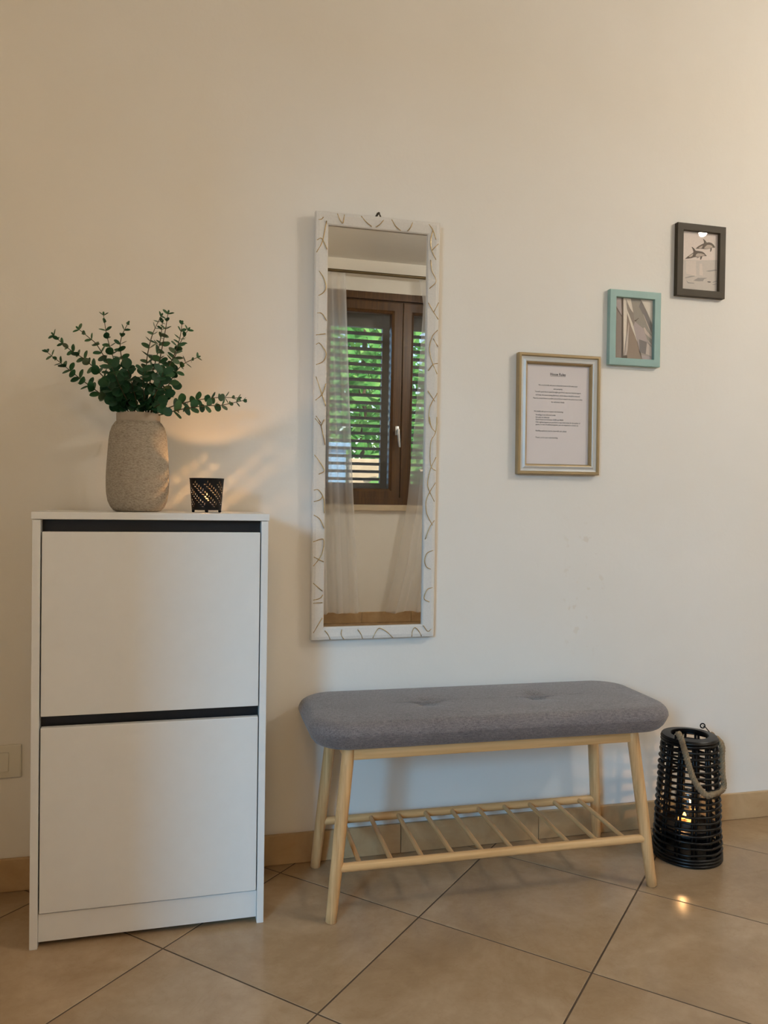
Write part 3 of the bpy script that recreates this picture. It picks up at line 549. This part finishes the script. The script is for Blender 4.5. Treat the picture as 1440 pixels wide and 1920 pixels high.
for bi, (pts, nn) in enumerate(BRANCHES):
    P = smooth_path([Vector(p) - eo for p in pts], 4)
    main = bi < 13
    b = BM(); m_ = len(P); tube(b, P, [.0016 - .0009 * k / (m_ - 1) for k in range(m_)], 6); st = obj('stem', b, M['stem'], euc, smooth=True)
    s0 = .27 if main else .35
    ph = rnd.uniform(0, 3.14)
    for k in range(nn):
        s = s0 + (1 - s0) * (k / (nn - 1)) ** .92 if nn > 1 else 1
        pos, tg = at_len(P, min(s, .995)); f_ = (s - s0) / (1 - s0)
        size = (.0285 - .0140 * f_) * rnd.uniform(.88, 1.12) if main else .024 * rnd.uniform(.85, 1.15)
        side = tg.cross(CAM).normalized(); dep = tg.cross(side).normalized()
        ang = ph + (k % 2) * 1.57 + rnd.uniform(-.35, .35)
        pd = side * math.cos(ang) + dep * math.sin(ang)
        for sg in (1, -1):
            d = pd * sg * .85 + tg * rnd.uniform(.25, .7) + Vector((rnd.uniform(-.15, .15),) * 3)
            nrm = tg * .8 + CAM * rnd.uniform(-.1, 1.1) - pd * sg * .3 + Vector((rnd.uniform(-.3, .3), 0, rnd.uniform(-.3, .3)))
            if main: add_leaf(st, pos, d, nrm, size, rnd.uniform(.85, 1.05) if f_ < .75 else .6)
            else: bake_leaf(pos, d, nrm, size)
    if main:
        pos, tg = at_len(P, .998)
        add_leaf(st, pos, tg + Vector((.1, 0, .05)), CAM, .0095, .55)
for k in range(80):                                             # crowded inner leaves over the mouth of the vase
    a_ = rnd.uniform(-1, 1); hgt = abs(rnd.gauss(0, .030))
    p = Vector((a_ * (.044 + hgt * .45) + (.006 if a_ > 0 else -.010), rnd.uniform(-.045, .03), .012 + hgt + .012 * abs(a_)))
    d = Vector((a_ * .8 + rnd.uniform(-.5, .5), rnd.uniform(-1, .2), rnd.uniform(-.1, .9))).normalized(); nr = (CAM * .7 + Vector((rnd.uniform(-.7, .7), rnd.uniform(-.3, .3), rnd.uniform(.0, 1)))).normalized()
    bake_leaf(p, d, nr, rnd.uniform(.018, .025))
for k in range(34):                                             # low leaves hiding the rim
    a_ = rnd.uniform(-1, 1); p = Vector((a_ * .046, -.030 + .02 * abs(a_) + rnd.uniform(-.012, .01), rnd.uniform(.010, .024)))
    d = Vector((a_ * .9 + rnd.uniform(-.5, .5), rnd.uniform(-.8, .0), rnd.uniform(.0, .7))); bake_leaf(p, d, CAM + Vector((rnd.uniform(-.5, .5), 0, rnd.uniform(.1, .9))), rnd.uniform(.018, .024))
o = obj('leaves', inner_bm, M['leaf'], euc, smooth=True); o['kind'] = 'stuff'

# ------------------------------------------------------------------ tealight holder
HX, HY, HZ = .0520, -.165, .9320
hold = empty('tealight_holder', (HX, HY, HZ), 'small black metal tealight holder with cut-out leaf sprays on the white cabinet', 'candle holder')
r0, r1, zb, zt = .0340, .0398, .0055, .0795
NC, NZ = 300, 100
slits = []
circ = 2 * math.pi * .037
for s_ in range(8):
    for k in range(12):
        u_ = s_ * circ / 8 + k * .0047; z = .066 - k * .0046
        for (du, dz, an) in ((-.0042, -.0012, R(-12)), (.0008, .0044, R(82))):
            slits.append(((u_ + du) % circ, z + dz, math.cos(an), math.sin(an)))
def in_slit(u_, z):
    for su, sz, c_, s_ in slits:
        dz = z - sz
        if abs(dz) > .005: continue
        du = (u_ - su + circ / 2) % circ - circ / 2
        if abs(du) > .005: continue
        a_, b_ = du * c_ + dz * s_, -du * s_ + dz * c_
        if (a_ / .0029) ** 2 + (b_ / .00105) ** 2 < 1: return True
    return False
b = BM(); vv = {}
def hv(i, j):
    i %= NC
    if (i, j) not in vv:
        z = zb + (zt - zb) * j / NZ; r_ = r0 + (r1 - r0) * j / NZ; a_ = 2 * math.pi * i / NC
        vv[i, j] = b.verts.new((r_ * math.cos(a_), r_ * math.sin(a_), z))
    return vv[i, j]
for i in range(NC):
    for j in range(NZ):
        if .010 < zb + (zt - zb) * j / NZ < .073 and in_slit((i + .5) / NC * circ, zb + (zt - zb) * (j + .5) / NZ): continue
        b.faces.new((hv(i, j), hv(i + 1, j), hv(i + 1, j + 1), hv(i, j + 1)))
obj('cup', b, M['black_metal'], hold, smooth=True)
b = BM(); lathe(b, [(.0338, zb), (.0338, zb + .0012)], 48); obj('base', b, M['black_metal'], hold)
b = BM(); torus(b, (0, 0, zt), r1, .0008, 60, 6); obj('rim', b, M['black_metal'], hold, smooth=True)
for k in range(4):
    a_ = R(-90 + 90 * k); b = BM(); lathe(b, [(.0022, 0), (.0034, .0015), (.0034, .0065)], 12, (.0305 * math.cos(a_), .0305 * math.sin(a_))); obj('foot', b, M['black_metal'], hold, smooth=True, auto=40)

def tealight(name, loc, label, flame, fw, fh, watts, big=1.0):
    root = empty(name, loc, label, 'candle')
    b = BM(); lathe(b, [(.0185 * big, 0), (.0190 * big, .001), (.0190 * big, .0145), (.0184 * big, .0145), (.0184 * big, .012)], 32, cap1=False); obj('tin_cup', b, M['tin'], root, smooth=True, auto=40)
    b = BM(); lathe(b, [(.0183 * big, .001), (.0183 * big, .0125)], 32); obj('wax', b, M['wax'], root)
    b = BM(); tube(b, [(0, 0, .0125), (.0005, 0, .018)], .0008, 6); obj('wick', b, M['wick'], root)
    b = BM(); z0 = .0165; lathe(b, [(.0004, z0), (fw * .6, z0 + fh * .12), (fw, z0 + fh * .32), (fw * .8, z0 + fh * .55), (fw * .35, z0 + fh * .82), (.0002, z0 + fh)], 14); obj('flame', b, flame, root, smooth=True)
    pl = bpy.data.lights.new('flame_light', 'POINT'); pl.energy = watts; pl.color = (1.0, 0.52, 0.20); pl.shadow_soft_size = .0035
    po = bpy.data.objects.new('flame_light', pl); COL.objects.link(po); po.parent = root; po.location = (0, 0, z0 + fh + .0045)
    return root
tealight('tealight', (HX, HY, HZ + zb + .0012), 'lit tealight glowing inside the black cut-out holder on the cabinet', M['flame'], .0058, .023, 0.85)

# ------------------------------------------------------------------ bench
BX, BY = .7515, -.180
bench = empty('bench', (BX, BY, 0), 'bamboo hallway bench with a grey tufted seat and slatted shoe rack', 'bench'); bench.rotation_euler = (0, 0, R(-0.9))
bl = lambda x, y, z: (x - BX, y - BY, z)
legs = [((.338, -.3215), (.3765, -.3060)), ((1.163, -.3150), (1.1080, -.3000)), ((.342, -.0450), (.3820, -.0600)), ((1.158, -.0400), (1.1270, -.0550))]
ZT = .3950
def legpt(k, z): a_, c_ = legs[k]; t_ = z / .39; return (a_[0] + (c_[0] - a_[0]) * t_, a_[1] + (c_[1] - a_[1]) * t_)
for k in range(4):
    b = BM(); pts = []; rr_ = []
    for z, r_ in ((0.0, .0112), (.0015, .0128), (.03, .0132), (.12, .0142), (.25, .0150), (ZT - .002, .0148)):
        x, y = legpt(k, z); pts.append(bl(x, y, z)); rr_.append(r_)
    tube(b, pts, rr_, 20); obj('leg', b, M['bamboo_z'], bench, smooth=True, auto=50)
def rail(name, a_, c_, hgt, th, zc):
    b = BM(); p, q = Vector(a_), Vector(c_); d = q - p; L_ = d.length; an = math.atan2(d.y, d.x)
    box(b, (-L_ / 2, -th / 2, -hgt / 2), (L_ / 2, th / 2, hgt / 2), .002, 2, Matrix.Translation(((p.x + q.x) / 2 - BX, (p.y + q.y) / 2 - BY, zc)) @ Matrix.Rotation(an, 4, 'Z'))
    return obj(name, b, M['bamboo_x'], bench)
F = [legpt(k, .375) for k in range(4)]
rail('apron', (F[0][0] + .012, F[0][1]), (F[1][0] - .012, F[1][1]), .0275, .018, .3812)
rail('apron', (F[2][0] + .012, F[2][1]), (F[3][0] - .012, F[3][1]), .0275, .018, .3812)
rail('apron', (F[0][0], F[0][1] + .012), (F[2][0], F[2][1] - .012), .0275, .018, .3812)
rail('apron', (F[1][0], F[1][1] + .012), (F[3][0], F[3][1] - .012), .0275, .018, .3812)
ZR = .1215
for a_, c_ in ((0, 1), (2, 3)):
    p, q = legpt(a_, ZR), legpt(c_, ZR); b = BM(); tube(b, [bl(p[0] + .008, p[1], ZR), bl(q[0] - .008, q[1], ZR)], .0105, 18); obj('rack_rail', b, M['bamboo_x'], bench, smooth=True, auto=50)
fy, by_ = legpt(0, ZR)[1], legpt(2, ZR)[1]
for k in range(10):
    xf, xb = .4060 + k * .0757, .4120 + k * .0757; b = BM()
    tube(b, [bl(xf, fy + .004, ZR + .002), bl(xb, by_ - .004, ZR + .002)], .0058, 12); obj('rack_slat', b, M['bamboo_y'], bench, smooth=True, auto=50)
# cushion: rounded rectangle swept over its bottom, sides and dimpled top
CL, CW, CR, ZB_, ZTOP = .930, .338, .085, .3955, .4620
def outline(n):
    pts = []; hx, hy = CL / 2, CW / 2; per = [(hx - CR, hy - CR, 0), (-(hx - CR), hy - CR, 90), (-(hx - CR), -(hy - CR), 180), (hx - CR, -(hy - CR), 270)]
    for cx_, cy_, a0 in per:
        for k in range(24): a_ = R(a0 + 90 * k / 23); pts.append(Vector((cx_ + CR * math.cos(a_), cy_ + CR * math.sin(a_))))
    out = []; tot = 0; seg = []
    for i in range(len(pts)): seg.append((pts[(i + 1) % len(pts)] - pts[i]).length)
    tot = sum(seg); i = 0; acc = 0
    for k in range(n):
        d = tot * k / n
        while acc + seg[i] < d: acc += seg[i]; i += 1
        out.append(pts[i].lerp(pts[(i + 1) % len(pts)], (d - acc) / max(seg[i], 1e-9)))
    return out
OUT = outline(440); hs_ = CL / 2 - CW / 2
TUF = [(-.1500, -.004), (.1480, .004)]
def top_z(p, t_):
    d = t_ * CW / 2; z = ZTOP - .004 * (1 - min(1, d / .12)) ** 2
    if d < .026: z -= .026 - math.sqrt(max(0, .026 ** 2 - (.026 - d) ** 2))
    for tx, ty in TUF:
        dx, dy = p.x - tx, p.y - ty; r2 = dx * dx + dy * dy; r_ = math.sqrt(r2)
        z -= .0245 * math.exp(-(r_ / .0145) ** 1.3) + .0035 * math.exp(-r2 / .05 ** 2)
        for an in (R(6), R(174), R(75), R(105), R(310), R(230)):
            c_, s_ = math.cos(an), math.sin(an); al, ac = dx * c_ + dy * s_, -dx * s_ + dy * c_
            if al > 0: z -= .0080 * math.exp(-abs(ac) / .0042) * math.exp(-al / .028)
    return z
b = BM(); rings = []
for ins, z in ((.10, ZB_), (.030, ZB_), (.022, ZB_ + .0012), (.016, ZB_ + .005), (.009, ZB_ + .014), (.004, ZB_ + .025), (.0008, ZB_ + .034)):
    ring = []
    for p in OUT:
        sp_ = Vector((max(-hs_, min(hs_, p.x)), 0)); q = p.lerp(sp_, ins / (CW / 2)); ring.append(b.verts.new((q.x, q.y, z)))
    rings.append(ring)
TT = [0, .004, .014, .03, .05, .08, .11, .15] + [.15 + .85 * k / 44 for k in range(1, 44)]
for t_ in TT:
    ring = []
    for p in OUT:
        sp_ = Vector((max(-hs_, min(hs_, p.x)), 0)); q = p.lerp(sp_, t_); ring.append(b.verts.new((q.x, q.y, top_z(q, t_))))
    rings.append(ring)
for a_, c_ in zip(rings, rings[1:]):
    for k in range(len(OUT)): b.faces.new((a_[k], a_[(k + 1) % len(OUT)], c_[(k + 1) % len(OUT)], c_[k]))
b.faces.new(rings[0][::-1]); b.faces.new(rings[-1])
cu = obj('cushion', b, M['fabric'], bench, smooth=True)
cu.location = (0, -.002, 0)
for tx, ty in TUF:
    b = BM(); lathe(b, [(.0062, ZTOP - .0400), (.0066, ZTOP - .0372), (.005, ZTOP - .0352), (.002, ZTOP - .0345)], 16, (tx, ty)); obj('tuft_button', b, M['fabric'], cu, smooth=True)

# ------------------------------------------------------------------ lantern
LX, LY = 1.358, -.186
lan = empty('lantern', (LX, LY, 0), 'black woven cane lantern with a rope handle on the floor beside the bench', 'lantern')
def lr(z): t_ = z / .335; return .0892 - .0175 * t_ ** 1.15
for k in range(17):
    z = .0335 + k * .0168; b = BM()
    n_ = 56; pts = []
    for i in range(n_):
        a_ = 2 * math.pi * i / n_; r_ = lr(z) + .0012 * math.sin(8 * a_ + k); pts.append((r_ * math.cos(a_), r_ * math.sin(a_), z + .0010 * math.sin(3 * a_ + k * 1.7)))
    tube(b, pts, .0035, 8, closed=True); obj('ring', b, M['lantern'], lan, smooth=True)
for k in range(12):
    for off in (-.062, .062):
        a_ = 2 * math.pi * k / 12 + off + .12; b = BM(); tube(b, [((lr(z) - .006) * math.cos(a_), (lr(z) - .006) * math.sin(a_), z) for z in (.008, .09, .17, .25, .325)], .0037, 6); obj('rib', b, M['lantern'], lan, smooth=True)
for z in (.0045, .0125, .0205):
    b = BM(); torus(b, (0, 0, z), lr(z) - .0005, .0045, 56, 8); obj('base_ring', b, M['lantern'], lan, smooth=True)
b = BM(); lathe(b, [(.083, .002), (.083, .008)], 48); obj('base_plate', b, M['lantern'], lan)
for z in (.318, .326):
    b = BM(); torus(b, (0, 0, z), .0712, .0042, 56, 8); obj('top_ring', b, M['lantern'], lan, smooth=True)
b = BM(); lathe(b, [(.0490, .3270), (.0490, .3345), (.0505, .3358), (.0715, .3335), (.0735, .3310), (.0730, .3270), (.0490, .3270)], 56, cap0=False, cap1=False); obj('rim', b, M['lantern'], lan, smooth=True, auto=40)
b = BM(); lathe(b, [(.0750, .0720), (.0765, .0735), (.0765, .0900), (.0745, .0900), (.0745, .0805)], 48); obj('shelf', b, M['lantern'], lan)
b = BM(); lathe(b, [(.0345, .0810), (.0350, .0825), (.0350, .1800), (.0335, .1800), (.0335, .0830)], 40, cap1=False); obj('glass_cylinder', b, M['glass'], lan, smooth=True, auto=40)
ey1, ey2 = (1.2885, -.2250, .3350), (1.4300, -.1450, .3340)
for e_, an in ((ey1, 35), (ey2, -20)):
    b = BM(); torus(b, (e_[0], e_[1], e_[2] + .0075), .0062, .0019, 20, 6, Matrix.Rotation(R(an), 3, 'Z') @ Matrix.Rotation(R(90), 3, 'X')); obj('eyelet', b, M['black_metal'], lan, off=(LX, LY, 0), smooth=True)
rp = smooth_path([Vector(p) for p in ROPE], 10)
b = BM(); tot = 0; strands = [[], [], []]
Np = Vector((0, -1, 0))
for i, p in enumerate(rp):
    tg = (rp[min(i + 1, len(rp) - 1)] - rp[max(i - 1, 0)]).normalized(); Np = (Np - tg * Np.dot(tg)).normalized(); B_ = tg.cross(Np)
    if i: tot += (p - rp[i - 1]).length
    for k in range(3):
        a_ = tot / .026 * 2 * math.pi + k * 2.094; strands[k].append(p + .0040 * (math.cos(a_) * Np + math.sin(a_) * B_))
for s_ in strands: tube(b, s_, .0047, 7)
obj('rope_handle', b, M['rope'], lan, off=(LX, LY, 0), smooth=True)
b = BM(); tube(b, [ey2[:2] + (.3415,), (1.438, -.146, .338), tuple(rp[-1])], .0014, 6); tube(b, [ey1[:2] + (.3415,), (1.285, -.232, .345), tuple(rp[0])], .0014, 6); obj('hook', b, M['black_metal'], lan, off=(LX, LY, 0), smooth=True)
tealight('tealight', (LX - .010, LY, .0832), 'lit candle burning low inside the black cane lantern on the floor', M['flame2'], .0055, .022, 0.25, 1.3)

# ------------------------------------------------------------------ light switch
sw = empty('light_switch', (-.437, 0, .319), 'cream light switch plate low on the wall left of the cabinet', 'switch')
b = BM(); box(b, (-.497, -.008, .279), (-.377, -.0002, .359), .003); obj('plate', b, M['switch'], sw, off=tuple(sw.location))
for k in range(2):
    b = BM(); box(b, (-.449 - k * .0245 + .0205 + .001, -.0115, .2955), (-.404 - k * .0245 - .001, -.004, .3415), .0012); obj('rocker', b, M['switch'], sw, off=tuple(sw.location))

# ------------------------------------------------------------------ wall mirror (hung from a nail, its top leaning a little into the room)
rot, tl_ = .0039, .0100
a_ = Vector((math.cos(rot), 0, math.sin(rot))); b_ = Vector((-math.sin(rot), -math.sin(tl_), math.cos(tl_)))
PM = Plane((.3280, -.0205, .5930), a_, b_, (0, -math.cos(tl_), -math.sin(tl_)))
MW, MH = .3396, 1.1235
mir = empty('wall_mirror', (.495, -.02, .5948), 'tall narrow mirror in a white frame with wavy gold lines on the wall', 'mirror'); mo = tuple(mir.location)
b = BM(); frame_ring(b, PM, 0, 0, MW, MH, [(0, -.0185), (0, -.003), (.002, 0), (.010, .001), (.031, -.002), (.034, -.0045), (.0345, -.009), (.0345, -.0185)]); obj('mirror_frame', b, M['mirror_frame'], mir, off=mo)
b = BM(); board(b, PM, .030, .030, MW - .030, MH - .030, -.014, -.0095); obj('mirror_glass', b, M['mirror'], mir, off=mo)
b = BM(); board(b, PM, .004, .004, MW - .004, MH - .004, -.0183, -.0145); obj('back_panel', b, M['charcoal'], mir, off=mo)
b = BM()
for line in GOLD:
    P = [Vector((x, z, 0)) for x, z in line]
    if len(P) > 2: P = smooth_path(P, 5)
    Q = []
    for p in P:
        x, z = min(max(p.x, .0015), MW - .0015), min(max(p.y, .0015), MH - .0015)
        if .0315 < x < MW - .0315 and .0315 < z < MH - .0315:
            if min(z, MH - z) < .05: z = .0315 if z < .5 else MH - .0315
            else: x = .0315 if x < .17 else MW - .0315
        Q.append(PM(x, z, .0004))
    if len(Q) > 1: tube(b, Q, .00115, 6)
gl_ = obj('gold_lines', b, M['gold'], mir, off=mo, smooth=True); gl_['kind'] = 'stuff'
hk = PM(.1698, MH, -.014)
b = BM(); tube(b, [(hk.x - .0092, hk.y, hk.z - .002), (hk.x - .0022, hk.y - .002, hk.z + .0125), (hk.x + .0022, hk.y - .002, hk.z + .0125), (hk.x + .0092, hk.y, hk.z - .002)], .0019, 8)
obj('hanging_loop', b, M['dark_steel'], mir, off=mo, smooth=True)
b = BM(); tube(b, [(hk.x, -.0005, hk.z + .0095), (hk.x, hk.y - .006, hk.z + .0105), (hk.x, hk.y - .0062, hk.z + .0105), (hk.x, hk.y - .0075, hk.z + .0106)], [.0016, .0016, .0036, .0034], 10)
nl = obj('nail', b, M['dark_steel']); tag(nl, 'dark nail in the wall from which the tall mirror hangs', 'nail')

# ------------------------------------------------------------------ framed pictures
def picture(name, x0, z0, w, h, tilt, prof, mats, label, inner, group=None, depth=.016):
    root = empty(name, (x0 + w / 2, 0, z0), label, 'picture', group); ro = tuple(root.location)
    c, s = math.cos(tilt), math.sin(tilt); P = Plane((x0, -.0008, z0), (c, 0, s), (-s, 0, c))
    for nm, pf, mt in prof:
        b = BM(); frame_ring(b, P, 0, 0, w, h, pf); obj(nm, b, M[mt], root, off=ro)
    b = BM(); board(b, P, .004, .004, w - .004, h - .004, .001, .0035); obj('backing', b, M['charcoal'], root, off=ro)
    b = BM(); board(b, P, inner - .003, inner - .003, w - inner + .003, h - inner + .003, .0036, .0042); pp = obj('print', b, M[mats], root, off=ro)
    b = BM(); board(b, P, inner - .002, inner - .002, w - inner + .002, h - inner + .002, depth - .0065, depth - .005); gl = obj('glass', b, M['picture_glass'], root, off=ro)
    return root, pp, P, ro
def shapes(pp, P, ro, data, inner, w, h):
    by = {}
    for k, (key, uv) in enumerate(data): by.setdefault(key, []).append((k, uv))
    for key, lst in by.items():
        b = BM()
        for k, uv in lst:
            try: b.faces.new([b.verts.new(P(inner + u * (w - 2 * inner), inner + v * (h - 2 * inner), .0043 + k * .00005)) for u, v in uv])
            except ValueError: pass
        bmesh.ops.triangulate(b, faces=b.faces)
        obj({'dark': 'dolphin_back', 'pale': 'dolphin_belly', 'grey': 'dolphin_fin', 'sea': 'sea', 'spray': 'spray', 'wave': 'wave', 'wavedark': 'dark_wave'}.get(key, 'sail_shape'), b, M['print_' + key], pp, off=ro)

x0, z0, w, h = .9065, 1.0460, .2540, .3410
root, pp, P, ro = picture('house_rules_frame', x0, z0, w, h, .006, [
    ('outer_moulding', [(0, .0005), (0, .018), (.002, .0205), (.007, .0205), (.0095, .0165), (.0095, .0005)], 'brass_frame'),
    ('middle_moulding', [(.0095, .0005), (.0095, .0160), (.012, .0150), (.016, .0145), (.022, .0175), (.0235, .0165), (.0235, .0005)], 'silver_white'),
    ('inner_lip', [(.0235, .0005), (.0235, .0160), (.026, .0150), (.0295, .0100), (.0295, .0005)], 'brass_frame')],
    'paper', 'House Rules sheet in a gold and silver frame, lowest of the three wall frames', .0295, 'framed pictures stepping up the wall', .0125)
pw, ph_ = w - .059, h - .059
LINES = [('c', .50, .092, .245, .0105, 'House Rules'),
 ('c', .505, .205, .627, .0055, 'We would kindly ask you to treat this house as if it were your'), ('c', .505, .240, .147, .0055, 'own property.'),
 ('c', .505, .272, .733, .0055, 'Yourself a good time to spend the nights, good food, enjoy your stay and support'), ('c', .505, .305, .71, .0055, 'and keep the peace during afternoon, which silence should be ensured.'),
 ('c', .505, .338, .787, .0055, 'Please let us know if there is a problem, you can find our contact for the service of your holiday'), ('c', .505, .372, .213, .0055, 'for unforeseen details.'),
 ('l', .125, .470, .467, .0055, 'We kindly ask you to respect the following:'), ('l', .155, .505, .313, .0055, 'Smoking is not allowed inside'), ('l', .155, .530, .213, .0055, 'No pets are allowed'),
 ('l', .155, .552, .44, .0055, 'Quiet hours are between 22:00 and 08:00'), ('l', .155, .578, .713, .0055, 'Only registered guests are permitted to stay in the house, for the number of'), ('l', .155, .602, .68, .0055, 'guests, in case of additional guests, you are required to contact us'),
 ('l', .155, .665, .493, .0055, 'Handling appliances must be done with care, please'), ('l', .155, .733, .353, .0055, 'Thank you for your understanding')]
b = BM()
for al, u, v, wd_, size, txt in LINES:
    cu_ = bpy.data.curves.new('t', 'FONT'); cu_.body = txt; cu_.size = 1.0; cu_.resolution_u = 2
    cu_.offset = 0.012 if size < .008 else 0.022
    to = bpy.data.objects.new('t', cu_); me = bpy.data.meshes.new_from_object(to)
    xs = [q.co.x for q in me.vertices]; xa, xb_ = min(xs), max(xs); sx_ = wd_ * pw / (xb_ - xa)
    left = .0295 + pw * (u - wd_ / 2 if al == 'c' else u); base = h - .0295 - v * ph_ - size * .30
    vm = [b.verts.new(P(left + (q.co.x - xa) * sx_, base + q.co.y * size, .0044)) for q in me.vertices]
    for f in me.polygons:
        try: b.faces.new([vm[i] for i in f.vertices])
        except ValueError: pass
    if txt == 'House Rules': board(b, P, left, base - .0022, left + wd_ * pw, base - .0014, .0043, .0044)
    bpy.data.objects.remove(to); bpy.data.meshes.remove(me); bpy.data.curves.remove(cu_)
obj('lettering', b, M['ink'], pp, off=ro)

def flat_frame(wd_, d): return [(0, .0005), (0, d - .001), (.001, d), (wd_ - .001, d), (wd_, d - .001), (wd_, .0005)]
x0, z0, w, h = 1.1870, 1.3690, .1665, .2170
root, pp, P, ro = picture('sail_picture', x0, z0, w, h, .004, [('moulding', flat_frame(.0205, .016), 'teal')], 'print_s0', 'grey sail photograph in a seafoam green frame, middle of the three wall frames', .0205, 'framed pictures stepping up the wall')
shapes(pp, P, ro, SAIL, .0205, w, h)
x0, z0, w, h = 1.4040, 1.5855, .1650, .2140
root, pp, P, ro = picture('dolphin_picture', x0, z0, w, h, .004, [('moulding', flat_frame(.0205, .016), 'charcoal')], 'print_sky', 'two leaping dolphins in a dark brown frame, topmost of the three wall frames', .0205, 'framed pictures stepping up the wall')
shapes(pp, P, ro, DOLPHIN, .0205, w, h)
